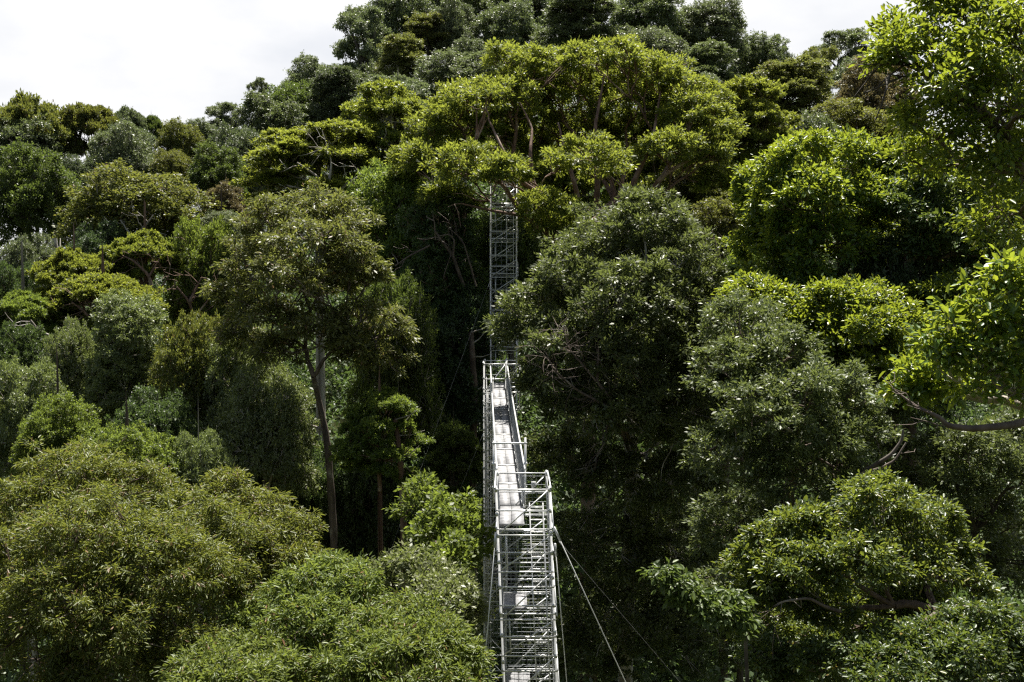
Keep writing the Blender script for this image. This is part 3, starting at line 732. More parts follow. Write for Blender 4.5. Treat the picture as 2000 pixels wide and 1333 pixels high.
brb = hero('broad_leaf_tree', 'large glossy bush at lower right with bright left shoulder and thick bent bough', 'tree', 22.5, [
    (1560, 1030, 60, 40, 0), (1500, 1080, 55, 50, 0), (1640, 1050, 70, 50, 0), (1720, 990, 75, 45, 0), (1790, 1020, 70, 55, 1), (1570, 1120, 80, 60, -1), (1680, 1110, 80, 60, -1), (1780, 1110, 70, 55, 0), (1480, 1150, 40, 40, 0), (1850, 1080, 45, 55, 1),
    (1720, 1180, 60, 40, 1), (1660, 1080, 150, 80, 4), (1620, 1190, 60, 35, 0), (1810, 1180, 45, 35, 1), (1700, 1250, 120, 60, 2), (1590, 1240, 80, 50, 2), (1500, 1230, 50, 45, 1), (1640, 1290, 90, 45, 1), (1760, 1270, 80, 45, 1), (1880, 1150, 50, 50, 2), (1540, 1180, 60, 40, 0), (1700, 960, 45, 30, 2), (1460, 1110, 35, 35, 1)],
    (1780, 1333), 'glossm', 'brown', 0.34, 221, 0.096, 0.047, 0.16, 37, G_NEAR, fork=(1830, 1200, 0), six=True, cover=0.68, spread=0.35, rmin=0.012, jit=0.5)
hero('broad_leaf_tree', 'glossy tree cut off by the bottom right corner, below the bent bough', 'tree', 20.0, [
    (1850, 1245, 70, 45, 0), (1930, 1240, 70, 50, 0), (1780, 1270, 60, 45, 0), (1880, 1300, 90, 50, -1), (1980, 1310, 70, 60, 0), (1700, 1300, 60, 40, 0), (1620, 1300, 60, 40, 1), (1560, 1320, 60, 40, 2), (1800, 1340, 130, 50, -1), (1500, 1290, 45, 45, 2), (1860, 1290, 120, 60, 3)],
    (1850, 1420), 'glossd', 'brown', 0.32, 221, 0.086, 0.042, 0.16, 38, G_NEAR, six=True, cover=0.84, spread=0.36, rmin=0.010, jit=0.5)
hero('small_leaf_tree', 'dark grey-green small-leaved tree in shade at the right edge, under the largest leaves', 'tree', 30.0, [
    (1900, 880, 60, 50, 0), (1960, 930, 60, 60, 0), (1860, 960, 50, 45, 0), (1930, 1020, 60, 60, 1), (1840, 880, 45, 35, 1), (1980, 860, 50, 50, 1), (1900, 1090, 70, 60, 2), (1980, 1120, 70, 70, 2), (1780, 900, 50, 40, 4), (1760, 960, 50, 40, 4)],
    (1920, 1250), 'dome', 'dark', 0.42, 240, 0.115, 0.052, 0.2, 39, G_NEAR, cover=0.85, spread=0.32, rmin=0.010)
hero('leafy_branch', 'single leafy branch reaching out of black shade towards the near tower and its cables', 'branch', 20.5, [
    (1290, 1125, 22, 14, 0), (1325, 1145, 24, 16, 0), (1350, 1170, 26, 18, 0), (1380, 1180, 30, 20, 0), (1410, 1200, 30, 22, 0), (1385, 1205, 24, 10, -.2), (1430, 1180, 26, 20, .2), (1445, 1225, 26, 20, 0), (1330, 1170, 18, 12, 0)],
    (1560, 1420), 'mid', 'dark', 0.20, 34, 0.118, 0.057, 0.05, 40, None, fork=(1455, 1225, 0), six=True, cover=0.75, spread=0.45, rmin=0.006, droop=0.7)

# ------------------------------------------------------------------ middle distance
G_SLOPE = 'trees on the slope'
for a in [
 ('layered_tree', 'yellow-green tiered tree with pale bare boughs, standing just above the tall open tree', 498, 742, 245, 425, 72, 'layered', 'sun', 'pale'),
 ('layered_tree', 'yellow-green tree with a pointed tiered top, touching the umbrella tree on its left', 665, 880, 172, 380, 76, 'layered', 'sun', 'pale'),
 ('layered_tree', 'yellow-green tiered tree on the right flank of the umbrella tree', 1362, 1562, 165, 345, 84, 'layered', 'sun', 'brown'),
 ('layered_tree', 'green tree with pale dead twigs, below the right end of the umbrella tree', 1290, 1450, 318, 450, 68, 'layered', 'olive', 'pale'),
 ('slender_tree', 'grey-olive tree with upright sprays, just right of the top of the dark dome tree', 1335, 1500, 400, 640, 52, 'tall', 'olive', 'brown'),
 ('small_tree', 'little yellow-green tree top peeping out between the grey-olive tree and the glossy trees', 1455, 1520, 425, 520, 58, 'dome', 'sun', 'brown'),
 ('dense_tree', 'fresh green dense tree under the left end of the umbrella tree', 672, 880, 322, 540, 64, 'dome', 'fresh', 'brown'),
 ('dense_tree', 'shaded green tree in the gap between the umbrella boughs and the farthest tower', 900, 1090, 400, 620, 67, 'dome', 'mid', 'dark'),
 ('dense_tree', 'bright green foliage tree showing through the boughs of the umbrella tree', 1010, 1230, 250, 470, 78, 'layered', 'sun', 'brown'),
 ('dense_tree', 'bright green tree seen through the right boughs of the umbrella tree', 1220, 1420, 230, 440, 80, 'layered', 'sun', 'brown'),
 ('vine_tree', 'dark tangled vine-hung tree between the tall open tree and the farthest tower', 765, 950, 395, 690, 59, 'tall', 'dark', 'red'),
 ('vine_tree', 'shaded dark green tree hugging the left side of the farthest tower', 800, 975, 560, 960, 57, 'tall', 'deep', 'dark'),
 ('small_leaf_tree', 'mid green tree with lit top, directly right of the tall open tree crown', 690, 850, 545, 800, 53, 'dome', 'mid', 'pale'),
 ('small_tree', 'small vivid green tree on thin brown trunk, in the dark right of the tall trunk', 660, 822, 765, 955, 45, 'layered', 'fresh', 'red'),
 ('small_tree', 'small shaded green tree leaning against the second tower, left of the walkway', 830, 945, 830, 985, 49.5, 'layered', 'mid', 'dark'),
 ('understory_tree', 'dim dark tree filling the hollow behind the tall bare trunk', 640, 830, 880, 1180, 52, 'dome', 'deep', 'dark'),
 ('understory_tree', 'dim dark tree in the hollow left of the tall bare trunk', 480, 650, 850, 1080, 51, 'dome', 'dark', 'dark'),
 ('umbrella_tree', 'vivid green flat-topped tree with reddish boughs, left of a rounded vivid green one', 215, 350, 455, 580, 68, 'umbrella', 'sun', 'red'),
 ('umbrella_tree', 'vivid green rounded tree half hidden by the tall open tree on its left side', 330, 465, 435, 640, 69, 'dome', 'fresh', 'red'),
 ('umbrella_tree', 'flat green tree left of the vivid pair with its own twisted bough', 75, 220, 490, 630, 66, 'umbrella', 'sun', 'red'),
 ('umbrella_tree', 'flat-topped yellowish green tree with red boughs, in front of the vivid pair', 110, 295, 538, 680, 62, 'umbrella', 'sun', 'red'),
 ('umbrella_tree', 'low flat green tree at the left edge below the dead snag', -20, 112, 572, 690, 60, 'umbrella', 'fresh', 'pale'),
 ('silver_tree', 'whitish green shining tree in the left half, tallest of the silvery ones', 170, 332, 580, 850, 54, 'tall', 'silver', 'pale'),
 ('silver_tree', 'pale silvery tree just left of the tallest silvery one', 88, 200, 632, 800, 55, 'dome', 'silver', 'pale'),
 ('olive_tree', 'olive fine-leaved tree right of the tallest silvery one', 305, 455, 622, 830, 51, 'dome', 'olive', 'brown'),
 ('silver_tree', 'silvery tree with dark inside, between the fine-leaved olive tree and the tall bare trunk', 405, 560, 640, 860, 50, 'dome', 'silver', 'pale'),
 ('silver_tree', 'pale silvery bush at the left edge halfway down', -30, 125, 710, 900, 48, 'dome', 'silver', 'pale'),
 ('small_tree', 'light green bush below the pale silvery bush at the left edge', 40, 190, 775, 920, 43, 'dome', 'fresh', 'brown'),
 ('vine_tree', 'light green viny bush above the broad lower left tree', 150, 345, 838, 1010, 39, 'dome', 'fresh', 'brown'),
 ('silver_tree', 'silver-green tree close left of the tall bare trunk, above the reddish-tipped olive tree', 430, 605, 725, 930, 47, 'dome', 'silver', 'pale'),
 ('silver_tree', 'small whitish tree between the viny bush and the reddish-tipped olive tree', 330, 450, 850, 1010, 40, 'dome', 'silver', 'pale'),
 ('vine_tree', 'dark bushy tree in shade between the tallest silvery tree and the light green viny bush', 210, 400, 770, 960, 46, 'dome', 'dark', 'dark'),
 ('small_tree', 'dark green tree at the left edge between flat green trees and pale silvery bush', -40, 100, 640, 800, 56, 'dome', 'dark', 'dark'),
 ('grey_tree', 'grey-green mound of small crowns around the dead snag at the left', 0, 120, 465, 610, 78, 'dome', 'grey', 'brown'),
 ('grey_tree', 'dark grey-green tree under the dead snag, left of the flat green trees', -30, 80, 520, 660, 74, 'dome', 'dark', 'brown'),
 ('dark_tree', 'dark tree in the shade behind the vivid pair, right of the dead snag', 130, 260, 440, 560, 84, 'dome', 'deep', 'dark'),
 ('grey_tree', 'grey tree with leafless twigs in the gap behind the right edge glossy trees', 1690, 1860, 395, 620, 42, 'dome', 'grey', 'dark'),
 ('dark_tree', 'dark tree in the hollow between the dark dome tree and the glossy trees', 1380, 1540, 470, 720, 46, 'dome', 'mid', 'dark'),
 ('dark_tree', 'dark tree behind the gap with the forked trunk at right', 1640, 1860, 480, 760, 38, 'dome', 'deep', 'dark'),
]:
    tree(a[0], a[1], *a[2:], group=G_SLOPE)

# ------------------------------------------------------------------ far slope, hill and ridge
G_HILL = 'trees on the hill and ridge'
for a in [
 ('olive_tree', 'wide olive-grey rounded tree behind the vivid pair on the left', 150, 392, 332, 520, 90, 'dome', 'olive', 'pale'),
 ('rusty_tree', 'small rounded tree with a rusty brown top, left above the tall open tree', 402, 482, 360, 450, 94, 'dome', 'rust', 'brown'),
 ('grey_tree', 'small grey-green round tree under the rusty-topped one', 395, 470, 412, 480, 90, 'dome', 'grey', 'brown'),
 ('dense_tree', 'big dark green tree with lobed sides near the left edge below the ridge', -10, 150, 290, 500, 100, 'dome', 'mid', 'dark'),
 ('umbrella_tree', 'wide airy umbrella tree on the ridge at the far left against the sky', -30, 135, 196, 400, 128, 'umbrella', 'olive', 'dark'),
 ('umbrella_tree', 'yellowish airy umbrella tree on the left ridge with sky between its boughs', 118, 232, 208, 345, 131, 'umbrella', 'olive', 'dark'),
 ('umbrella_tree', 'small airy round-topped tree on the left ridge, right of the yellowish one', 222, 282, 213, 310, 138, 'umbrella', 'grey', 'dark'),
 ('umbrella_tree', 'tiny round crown right of the small airy tree on the left ridge', 272, 318, 228, 310, 140, 'umbrella', 'mid', 'dark'),
 ('dense_tree', 'rounded green tree at the low point of the skyline', 312, 392, 238, 340, 124, 'dome', 'olive', 'brown'),
 ('grey_tree', 'grey-olive tree with a pale top, under the airy ridge trees on the left', 175, 305, 246, 400, 112, 'dome', 'grey', 'pale'),
 ('dense_tree', 'green round tree right of the grey-olive pale-topped one', 298, 372, 294, 390, 106, 'dome', 'olive', 'brown'),
 ('dense_tree', 'mid green leafy tree above the rusty-topped tree', 375, 474, 284, 400, 102, 'dome', 'mid', 'brown'),
 ('dense_tree', 'shaded grey-green tree closing the view under the far left ridge umbrella', -30, 112, 232, 380, 125, 'dome', 'hill', 'dark'),
 ('dense_tree', 'shaded dark tree under the small airy round-topped tree of the left ridge', 196, 300, 240, 350, 130, 'dome', 'hilld', 'dark'),
 ('dark_tree', 'dark tree between the grey-olive pale-topped tree and the big lobed one', 100, 200, 310, 440, 108, 'dome', 'hilld', 'dark'),
 ('grey_tree', 'small greyish tree on the skyline where the hill starts to rise', 402, 472, 200, 290, 172, 'sparse', 'grey', 'dark'),
 ('grey_tree', 'low grey trees on the skyline just left of the rise', 360, 425, 236, 310, 165, 'dome', 'hill', 'dark'),
 ('dark_tree', 'dark brownish tree standing high on the left foot of the hill', 462, 590, 190, 400, 120, 'tall', 'hill', 'dark'),
 ('dark_tree', 'dark shaded tree between the brownish tree and the tiered yellow-green tree', 410, 540, 250, 420, 110, 'dome', 'hilld', 'dark'),
 ('feathery_tree', 'little feathery tree standing alone on the skyline left of the hill', 486, 528, 155, 230, 190, 'sparse', 'grey', 'dark'),
 ('vine_tree', 'green vine-covered tree with a light top on the left hill flank', 515, 632, 162, 300, 145, 'dome', 'mid', 'dark'),
 ('dense_tree', 'grey-green tree on the hill skyline above the vine-covered one', 555, 660, 112, 230, 178, 'dome', 'grey', 'dark'),
 ('dark_tree', 'dark vine-hung tree right of the vine-covered one on the hill flank', 600, 710, 130, 300, 140, 'tall', 'hilld', 'dark'),
 ('tall_tree', 'tall light-leaved tree at the left shoulder of the hill against the sky', 652, 762, 12, 200, 152, 'sparse', 'grey', 'dark'),
 ('brown_tree', 'brown-tinged bushy tree right of the tall shoulder tree', 735, 832, 70, 215, 140, 'tall', 'brown', 'dark'),
 ('dark_tree', 'dark green tree under the tall shoulder tree of the hill', 650, 760, 130, 280, 146, 'dome', 'hill', 'dark'),
 ('dark_tree', 'dark tree at the hill crest right of the tall shoulder tree', 720, 840, -25, 120, 185, 'dome', 'hill', 'dark'),
 ('grey_tree', 'blue-grey lumpy tree high on the hill, left of centre', 842, 932, 2, 130, 160, 'dome', 'grey', 'dark'),
 ('brown_tree', 'olive-brown spreading tree below the hill crest', 785, 880, 30, 120, 158, 'layered', 'brown', 'dark'),
 ('grey_tree', 'blue-grey round tree just below the blue-grey lumpy one', 878, 962, 78, 170, 142, 'dome', 'grey', 'dark'),
 ('dark_tree', 'dark green tree above the left half of the umbrella tree', 925, 1055, 8, 160, 162, 'dome', 'hill', 'dark'),
 ('grey_tree', 'pale lumpy tree row between the hill shade and the umbrella tree, left part', 700, 850, 148, 260, 102, 'dome', 'grey', 'pale'),
 ('grey_tree', 'pale grey-green tree right behind the upper left edge of the umbrella tree', 812, 1000, 112, 230, 106, 'dome', 'grey', 'pale'),
 ('feathery_tree', 'large fine drooping tree at the hill centre, above the umbrella tree top', 1052, 1212, -20, 150, 150, 'tall', 'hill', 'brown'),
 ('dark_tree', 'dark crest tree at the top edge left of the fine drooping tree', 960, 1075, -40, 80, 190, 'dome', 'hilld', 'dark'),
 ('dark_tree', 'dark crest tree at the top edge between the olive-brown and blue-grey ones', 830, 960, -40, 60, 192, 'dome', 'hill', 'dark'),
 ('grey_tree', 'pale grey crown on the hill, above the right half of the umbrella tree', 1200, 1335, 55, 200, 140, 'dome', 'grey', 'pale'),
 ('dark_tree', 'dark crest tree at the top edge right of the fine drooping tree', 1200, 1330, -30, 90, 186, 'dome', 'hill', 'dark'),
 ('dense_tree', 'grey-green tree on the right hill crest against the sky', 1320, 1452, 0, 130, 190, 'dome', 'grey', 'dark'),
 ('dark_tree', 'dark green tree below the right hill crest', 1300, 1432, 85, 210, 150, 'tall', 'hill', 'dark'),
 ('dense_tree', 'dark green rounded tree where the right hill crest drops to the sky gap', 1425, 1542, 74, 190, 200, 'dome', 'hill', 'dark'),
 ('grey_tree', 'small pale grey tree squeezed between the umbrella tree and the right tiered tree', 1325, 1408, 145, 220, 128, 'dome', 'grey', 'pale'),
 ('brown_tree', 'brownish bushy tree left below the right sky gap', 1470, 1622, 118, 290, 118, 'tall', 'brown', 'dark'),
 ('tall_tree', 'airy grey tree rising highest in the right sky gap', 1598, 1698, 60, 170, 162, 'sparse', 'grey', 'dark'),
 ('tall_tree', 'thin airy brown tree left of the highest one in the right sky gap', 1560, 1640, 92, 220, 140, 'sparse', 'brown', 'pale'),
 ('brown_tree', 'reddish brown tree under the right sky gap beside the near corner tree', 1640, 1790, 118, 290, 112, 'dome', 'rust', 'dark'),
 ('dense_tree', 'round grey-green tree right behind the top of the reddish brown one', 1640, 1740, 108, 200, 130, 'dome', 'grey', 'dark'),
 ('olive_tree', 'olive flat-domed tree above the glossy tree with the sunlit top', 1560, 1748, 198, 330, 98, 'dome', 'olive', 'brown'),
 ('dark_tree', 'dim dark tree in the dip between the right tiered tree and the olive flat-domed one', 1500, 1640, 230, 400, 92, 'dome', 'hill', 'dark'),
]:
    tree(a[0], a[1], *a[2:], group=G_HILL)

# dead snag on the left slope
sb = P(108, 500, 80); sg = float(ground_z(sb[0], sb[1]))
sn = thing('dead_snag', 'broken pale dead trunk standing up among the grey-green crowns on the left', 'dead tree', (sb[0], sb[1], sg - .2), None)
stp = P(107, 466, 80); hh = stp[2] - sg + .2
link('trunk', trunk_mesh('trunk', [(0, 0, 0), (.2, 0, hh * .5), (-.05, 0, hh * .9), (-.04, 0, hh)], [.5, .42, .30, .20], BK['pale'], np.random.default_rng(3)), sn)
single('broken_branch', BK['pale'], sn, lambda mb: mb.tube([(0.1, 0, hh * .93), (.35, 0, hh * .96), (.42, 0, hh * 1.0)], [.12, .08, .03], 6))
single('broken_branch', BK['pale'], sn, lambda mb: mb.tube([(-.1, 0, hh * .88), (-.32, .1, hh * .93), (-.30, .1, hh * .99)], [.12, .09, .03], 6))

# two dark tall trunks standing in the shade
for lab, pts, r, d in (('straight brown trunk in deep shade, close left of the second tower', [(925, 1010), (922, 860), (930, 800), (922, 690), (920, 650)], .18, 55.3),
                       ('thin reddish trunk rising from the hollow, left of the straight brown trunk in deep shade', [(790, 1060), (786, 960), (780, 880), (772, 820)], .13, 44.6)):
    p = [P(u, v, d) for u, v in pts]
    b = np.array([p[0][0], p[0][1], float(ground_z(p[0][0], p[0][1])) - .2])
    t = thing('bare_trunk', lab, 'tree trunk', b, 'bare trunks in the hollow')
    link('trunk', trunk_mesh('trunk', np.array([b] + p) - b, np.linspace(r * 1.3, r * .8, len(p) + 1), BK['red' if d < 50 else 'brown'], np.random.default_rng(8)), t)
    mb = MB(); rg = np.random.default_rng(9)
    for k in range(7):
        s = p[-1] * (1 - k / 9) + p[1] * (k / 9); e = s + np.array([rg.uniform(-1.6, 1.6), rg.uniform(-1, 1), rg.uniform(.1, .9)])
        mb.tube(np.array([s, (s + e) / 2 + [0, 0, -.1], e]) - b, [r * .28, r * .18, r * .07], 5, cap=False)
    link('side_branches', mb.mesh('side_branches', BK['pale'], True), t)

# limbs that stand out in the photograph
for i, (path, r0, r1) in enumerate([
    ([(1150, 520, 60), (1060, 450, 55.4), (1010, 405, 54.8), (985, 365, 54.6), (965, 345, 55)], .22, .08),
    ([(1040, 425, 55.2), (960, 412, 54.6), (900, 398, 54.6)], .11, .04),
    ([(1130, 480, 59), (1080, 395, 57), (1012, 352, 56), (985, 300, 56), (955, 235, 57)], .20, .05),
    ([(1075, 400, 57), (1040, 360, 57), (1035, 300, 57), (1040, 250, 58), (1015, 200, 59)], .15, .04),
    ([(1150, 500, 59.5), (1125, 370, 57), (1105, 300, 57), (1090, 240, 58)], .18, .05),
    ([(1160, 500, 60), (1168, 330, 58), (1160, 260, 58), (1180, 150, 59)], .22, .05),
    ([(1180, 500, 60), (1240, 350, 58), (1275, 275, 58), (1290, 180, 60)], .22, .05),
    ([(1200, 480, 60), (1290, 345, 58.5), (1350, 310, 58.5), (1395, 290, 59)], .18, .05)]):
    bough(umb, 'bough', path, r0, r1, 'red', 2, 1.0, 50 + i)
for i, (path, r0, r1, tw) in enumerate([
    ([(1235, 900, 44), (1205, 815, 39.6), (1190, 795, 39.4), (1130, 765, 39.2), (1090, 730, 39.0), (1060, 690, 39)], .085, .02, 26),
    ([(1205, 812, 39.6), (1185, 830, 39.3), (1185, 860, 39.2), (1165, 890, 39.2)], .07, .02, 7),
    ([(1235, 870, 42), (1190, 775, 39.3), (1165, 745, 39.2), (1170, 690, 39.2), (1165, 640, 39.4)], .08, .025, 14),
    ([(1165, 745, 39.2), (1140, 715, 39.2), (1110, 680, 39), (1100, 640, 39)], .05, .02, 14)]):
    bough(dom, 'dead_bough', path, r0, r1 * .7, 'warm', tw, 1.0, 70 + i)
bough(bus, 'bough', [(1560, 1010, 29.5), (1650, 1000, 27.6), (1680, 925, 27.2), (1740, 890, 27), (1762, 860, 27), (1764, 840, 27)], .08, .03, 'dark', 1, .5, 81)
bough(bus, 'bough', [(1678, 928, 27.2), (1720, 915, 26.9), (1748, 900, 26.8), (1770, 865, 26.8)], .055, .02, 'warm', 1, .5, 82)
bough(bus, 'dead_bough', [(1560, 860, 29), (1540, 838, 27.4), (1520, 832, 27.2), (1495, 826, 27.2)], .05, .03, 'pale', 0, .6, 83)
bough(brb, 'bough', [(1905, 1195, 21.9), (1870, 1190, 21.2), (1830, 1203, 21.0), (1780, 1235, 21.2)], .13, .09, 'warm', 0, .6, 84)
bough(brb, 'bough', [(1640, 1195, 21.6), (1610, 1185, 21), (1580, 1168, 20.9), (1530, 1175, 20.9), (1510, 1185, 20.9)], .045, .012, 'warm', 4, .6, 85)
bough(clo, 'bough', [(2030, 815, 14), (1980, 830, 13.1), (1900, 838, 13.0), (1850, 832, 13.0), (1835, 815, 13), (1790, 795, 13.1), (1750, 765, 13.2)], .06, .012, 'warm', 4, .35, 86)
vin = [o for o in COL.objects if o.get('label', '').startswith('dark tangled vine-hung')][0]
for i, (path, r0, r1) in enumerate([
    ([(905, 560, 57), (885, 500, 56.4), (862, 470, 56.2), (850, 452, 56.2)], .11, .05), ([(885, 500, 56.4), (888, 470, 56.2), (878, 458, 56.2), (855, 462, 56.2)], .06, .03),
    ([(840, 480, 56.4), (800, 500, 56.2), (772, 520, 56.2)], .05, .03), ([(870, 580, 56.6), (866, 540, 56.3), (880, 500, 56.3)], .03, .02), ([(930, 560, 56.5), (905, 470, 56.2), (870, 440, 56.4)], .05, .02)]):
    bough(vin, 'bough', path, r0, r1, 'warm', 3, .9, 90 + i)
bough(tal, 'dead_bough', [(638, 842, 47), (610, 832, 46.8), (580, 825, 46.6)], .08, .03, 'pale', 2, .8, 87)
bough(nea, 'bough', [(2080, 420, 18.5), (1980, 290, 18.3), (1900, 200, 18.3), (1820, 150, 18.3), (1770, 125, 18.4)], .12, .03, 'dark', 10, .8, 88)

def bylabel(s): return [o for o in COL.objects if o.get('label', '').startswith(s)][0]
for lab, bark, paths in [
    ('yellow-green tiered tree with pale bare', 'pale', [([(640, 430, 70), (645, 385, 68.6), (620, 345, 68.2), (580, 318, 68)], .17, .05), ([(645, 385, 68.6), (690, 352, 68.2), (722, 330, 68.2)], .11, .04), ([(640, 370, 68.5), (648, 320, 68.2), (640, 285, 68.6)], .10, .03), ([(620, 345, 68.2), (600, 372, 68), (560, 362, 68)], .08, .03)]),
    ('yellow-green tree with a pointed', 'pale', [([(800, 370, 74), (790, 300, 73), (745, 262, 72.6), (715, 250, 72.8)], .16, .05), ([(790, 300, 73), (800, 235, 73)], .10, .04)]),
    ('vivid green flat-topped tree with', 'red', [([(300, 590, 66), (292, 540, 65.6), (262, 510, 65.6), (240, 500, 66)], .14, .04), ([(292, 540, 65.6), (312, 505, 65.8)], .09, .03), ([(300, 580, 66), (330, 540, 66)], .09, .03)]),
    ('flat-topped yellowish green tree', 'red', [([(205, 690, 60), (195, 640, 59.4), (160, 605, 59.4), (140, 590, 59.6)], .13, .04), ([(195, 640, 59.4), (225, 600, 59.6)], .09, .03), ([(195, 640, 59.4), (185, 600, 59.6)], .08, .03)]),
    ('vivid green rounded tree half hidden', 'red', [([(385, 640, 67), (370, 590, 66), (345, 560, 65.8)], .13, .04), ([(370, 590, 66), (395, 540, 66)], .10, .03), ([(380, 620, 66.2), (420, 570, 66)], .08, .03)]),
    ('low flat green tree at the left edge', 'pale', [([(95, 655, 57.4), (75, 645, 57.2), (60, 625, 57.2)], .07, .03)]),
    ('olive flat-domed tree above', 'brown', [([(1660, 330, 94.5), (1650, 290, 94), (1620, 262, 94)], .18, .06), ([(1650, 290, 94), (1690, 255, 94)], .14, .05)]),
    ('wide olive-grey rounded tree', 'pale', [([(270, 520, 84.6), (262, 470, 84.4), (235, 430, 84.2)], .18, .05), ([(262, 470, 84.4), (300, 420, 84.2)], .13, .05)]),
    ('grey-olive tree with upright sprays', 'brown', [([(1415, 600, 49.6), (1410, 520, 49.2), (1390, 450, 49.4)], .10, .03), ([(1410, 540, 49.2), (1440, 470, 49.4)], .08, .03)]),
    ('tall light-leaved tree at the left shoulder', 'dark', [([(705, 190, 150), (708, 120, 148.6), (685, 60, 148.4)], .35, .1), ([(708, 120, 148.6), (735, 60, 148.6)], .25, .08)]),
]:
    t = bylabel(lab)
    for i, (path, r0, r1) in enumerate(paths): bough(t, 'bough', path, r0, r1, bark, 3, 1.3, 120 + i)
# ------------------------------------------------------------------ ground and undergrowth
def ground():
    xs = np.concatenate([np.linspace(-900, -140, 20)[:-1], np.linspace(-140, 170, 125), np.linspace(170, 900, 20)[1:]])
    ys = np.concatenate([np.linspace(-200, -10, 12)[:-1], np.linspace(-10, 290, 121), np.linspace(290, 1800, 24)[1:]])
    X, Y = np.meshgrid(xs, ys)
    Z = ground_z(X, Y)
    V = np.stack([X, Y, Z], -1).reshape(-1, 3); nx, ny = len(xs), len(ys)
    i = (np.arange(ny - 1)[:, None] * nx + np.arange(nx - 1)[None]).ravel()
    F = np.stack([i, i + 1, i + nx + 1, i + nx], -1)
    m, nt = new_mat('leaf_litter'); N = nt.nodes; L = nt.links
    out = N.new('ShaderNodeOutputMaterial'); bs = N.new('ShaderNodeBsdfPrincipled'); bs.inputs['Roughness'].default_value = 1.0; bs.inputs['Specular IOR Level'].default_value = 0.0
    tc = N.new('ShaderNodeTexCoord'); n = N.new('ShaderNodeTexNoise'); n.inputs['Scale'].default_value = .8; n.inputs['Detail'].default_value = 10
    r = N.new('ShaderNodeValToRGB'); r.color_ramp.elements[0].position = .35; r.color_ramp.elements[1].position = .7
    r.color_ramp.elements[0].color = (.020, .022, .010, 1); r.color_ramp.elements[1].color = (.045, .050, .020, 1)
    L.new(tc.outputs['Object'], n.inputs['Vector']); L.new(n.outputs['Fac'], r.inputs['Fac']); L.new(r.outputs['Color'], bs.inputs['Base Color']); L.new(bs.outputs[0], out.inputs['Surface'])
    o = link('hillside', mesh_np('hillside', V, F, m, True)); o['kind'] = 'structure'
ground()

def undergrowth():
    rg = np.random.default_rng(77)
    n = 24000
    y = 24 + 200 * rg.random(n) ** 0.8
    x = rg.uniform(-0.62, 0.62, n) * y + rg.normal(size=n) * 3
    keep = ~((np.abs(x) < 3) & (y < 32))
    x, y = x[keep], y[keep]
    z = ground_z(x, y)
    h = np.where(y < 90, rg.uniform(.5, 13.0, len(x)) * np.where(y < 34, .3, 1), rg.uniform(2, 15.0, len(x)))
    T = np.stack([x, y, z + h], 1)
    O = np.tile(np.array([[0, 0, 1.0]]), (len(T), 1)) + rg.normal(size=(len(T), 3)) * .3
    V, F = leaves(T, unit(O), 1.4, 48, .36, .18, rg, spread=.34, droop=.2)
    o = link('undergrowth', mesh_np('undergrowth', V, F, LM['dark'])); o['kind'] = 'stuff'
    o['label'] = 'dark leafy undergrowth covering the forest floor'
undergrowth()

# ------------------------------------------------------------------ daylight
SUN_EL, SUN_AZ = R(68), R(14)      # azimuth measured from straight ahead towards the right
sd = np.array([math.sin(SUN_AZ) * math.cos(SUN_EL), math.cos(SUN_AZ) * math.cos(SUN_EL), math.sin(SUN_EL)])
sl = bpy.data.lights.new('sun', 'SUN'); sl.energy = 5.0; sl.angle = R(0.53); sl.color = (1.0, .955, .86)
so = bpy.data.objects.new('sun', sl); COL.objects.link(so)
so.rotation_euler = Vector(tuple(-sd)).to_track_quat('-Z', 'Y').to_euler()

w = bpy.data.worlds.new('World'); scene.world = w; w.use_nodes = True
nt = w.node_tree; nt.nodes.clear(); N = nt.nodes; L = nt.links
out = N.new('ShaderNodeOutputWorld'); bg = N.new('ShaderNodeBackground'); bg.inputs['Strength'].default_value = 0.05
sky = N.new('ShaderNodeTexSky'); sky.sky_type = 'NISHITA'; sky.sun_disc = False; sky.sun_elevation = SUN_EL; sky.sun_rotation = SUN_AZ
sky.altitude = 200; sky.air_density = 1.2; sky.dust_density = 1.5
tc = N.new('ShaderNodeTexCoord')
mp = N.new('ShaderNodeMapping'); mp.inputs['Scale'].default_value = (1.6, 1.6, 3.6)
nz = N.new('ShaderNodeTexNoise'); nz.inputs['Scale'].default_value = 1.9; nz.inputs['Detail'].default_value = 7; nz.inputs['Roughness'].default_value = .55
L.new(tc.outputs['Generated'], mp.inputs['Vector']); L.new(mp.outputs[0], nz.inputs['Vector'])
# a bright cloud bank lies on the sun's side of the sky, the rest stays mostly clear
dt = N.new('ShaderNodeVectorMath'); dt.operation = 'DOT_PRODUCT'; dt.inputs[1].default_value = (0.08, 0.97, 0.22)
L.new(tc.outputs['Generated'], dt.inputs[0])
md = N.new('ShaderNodeMapRange'); md.inputs['From Min'].default_value = 0.25; md.inputs['From Max'].default_value = 0.85
md.inputs['To Min'].default_value = -0.16; md.inputs['To Max'].default_value = 0.30
L.new(dt.outputs['Value'], md.inputs['Value'])
ad = N.new('ShaderNodeMath'); ad.operation = 'ADD'; L.new(nz.outputs['Fac'], ad.inputs[0]); L.new(md.outputs['Result'], ad.inputs[1])
cr = N.new('ShaderNodeValToRGB'); cr.color_ramp.elements[0].position = .18; cr.color_ramp.elements[1].position = .52
L.new(ad.outputs[0], cr.inputs['Fac'])
cc = N.new('ShaderNodeValToRGB')
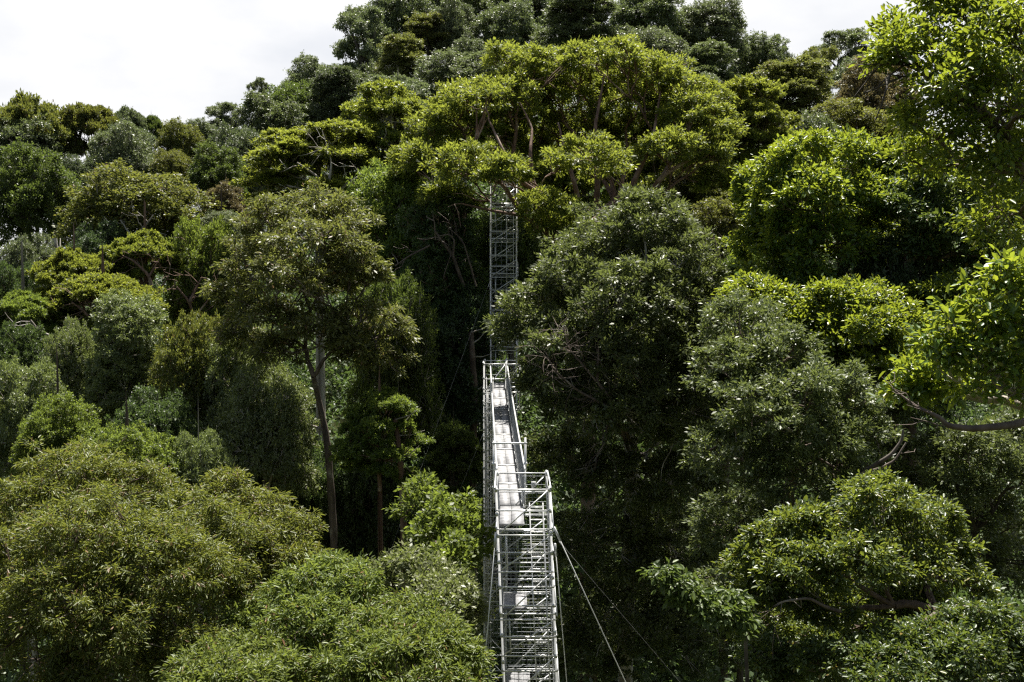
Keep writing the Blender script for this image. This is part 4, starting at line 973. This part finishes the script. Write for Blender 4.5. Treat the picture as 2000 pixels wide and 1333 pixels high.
cc.color_ramp.elements[0].position = .35; cc.color_ramp.elements[0].color = (7.0, 7.2, 7.6, 1)
cc.color_ramp.elements[1].position = .62; cc.color_ramp.elements[1].color = (8.5, 8.5, 8.55, 1)
n2 = N.new('ShaderNodeTexNoise'); n2.inputs['Scale'].default_value = 4.2; n2.inputs['Detail'].default_value = 6
L.new(mp.outputs[0], n2.inputs['Vector']); L.new(n2.outputs['Fac'], cc.inputs['Fac'])
cb = N.new('ShaderNodeMapRange'); cb.inputs['From Min'].default_value = 0.1; cb.inputs['From Max'].default_value = 0.75
cb.inputs['To Min'].default_value = 0.28; cb.inputs['To Max'].default_value = 1.0
L.new(dt.outputs['Value'], cb.inputs['Value'])
cm = N.new('ShaderNodeVectorMath'); cm.operation = 'SCALE'
L.new(cc.outputs['Color'], cm.inputs[0]); L.new(cb.outputs['Result'], cm.inputs['Scale'])
mx = N.new('ShaderNodeMixRGB'); L.new(cr.outputs['Color'], mx.inputs['Fac']); L.new(sky.outputs[0], mx.inputs['Color1']); L.new(cm.outputs['Vector'], mx.inputs['Color2'])
L.new(mx.outputs[0], bg.inputs['Color']); L.new(bg.outputs[0], out.inputs['Surface'])

# ------------------------------------------------------------------ camera and render settings
cam = bpy.data.cameras.new('camera'); cam.sensor_width = 36; cam.lens = 36.0; cam.clip_end = 5000; cam.clip_start = .1
co = bpy.data.objects.new('camera', cam); COL.objects.link(co)
co.location = tuple(CAM); co.rotation_euler = (R(90) - PITCH, 0, 0)
scene.camera = co
scene.render.engine = 'CYCLES'
cy = scene.cycles
cy.max_bounces = 6; cy.diffuse_bounces = 3; cy.glossy_bounces = 2; cy.transmission_bounces = 3; cy.transparent_max_bounces = 4
cy.caustics_reflective = False; cy.caustics_refractive = False
cy.use_denoising = False; cy.volume_bounces = 0
cy.pixel_filter_type = 'BLACKMAN_HARRIS'; cy.filter_width = 1.3
vs = scene.view_settings
scene.display_settings.display_device = 'sRGB'
vs.view_transform = 'Standard'; vs.look = 'None'; vs.exposure = 1.3; vs.gamma = 1.0; vs.use_curve_mapping = False
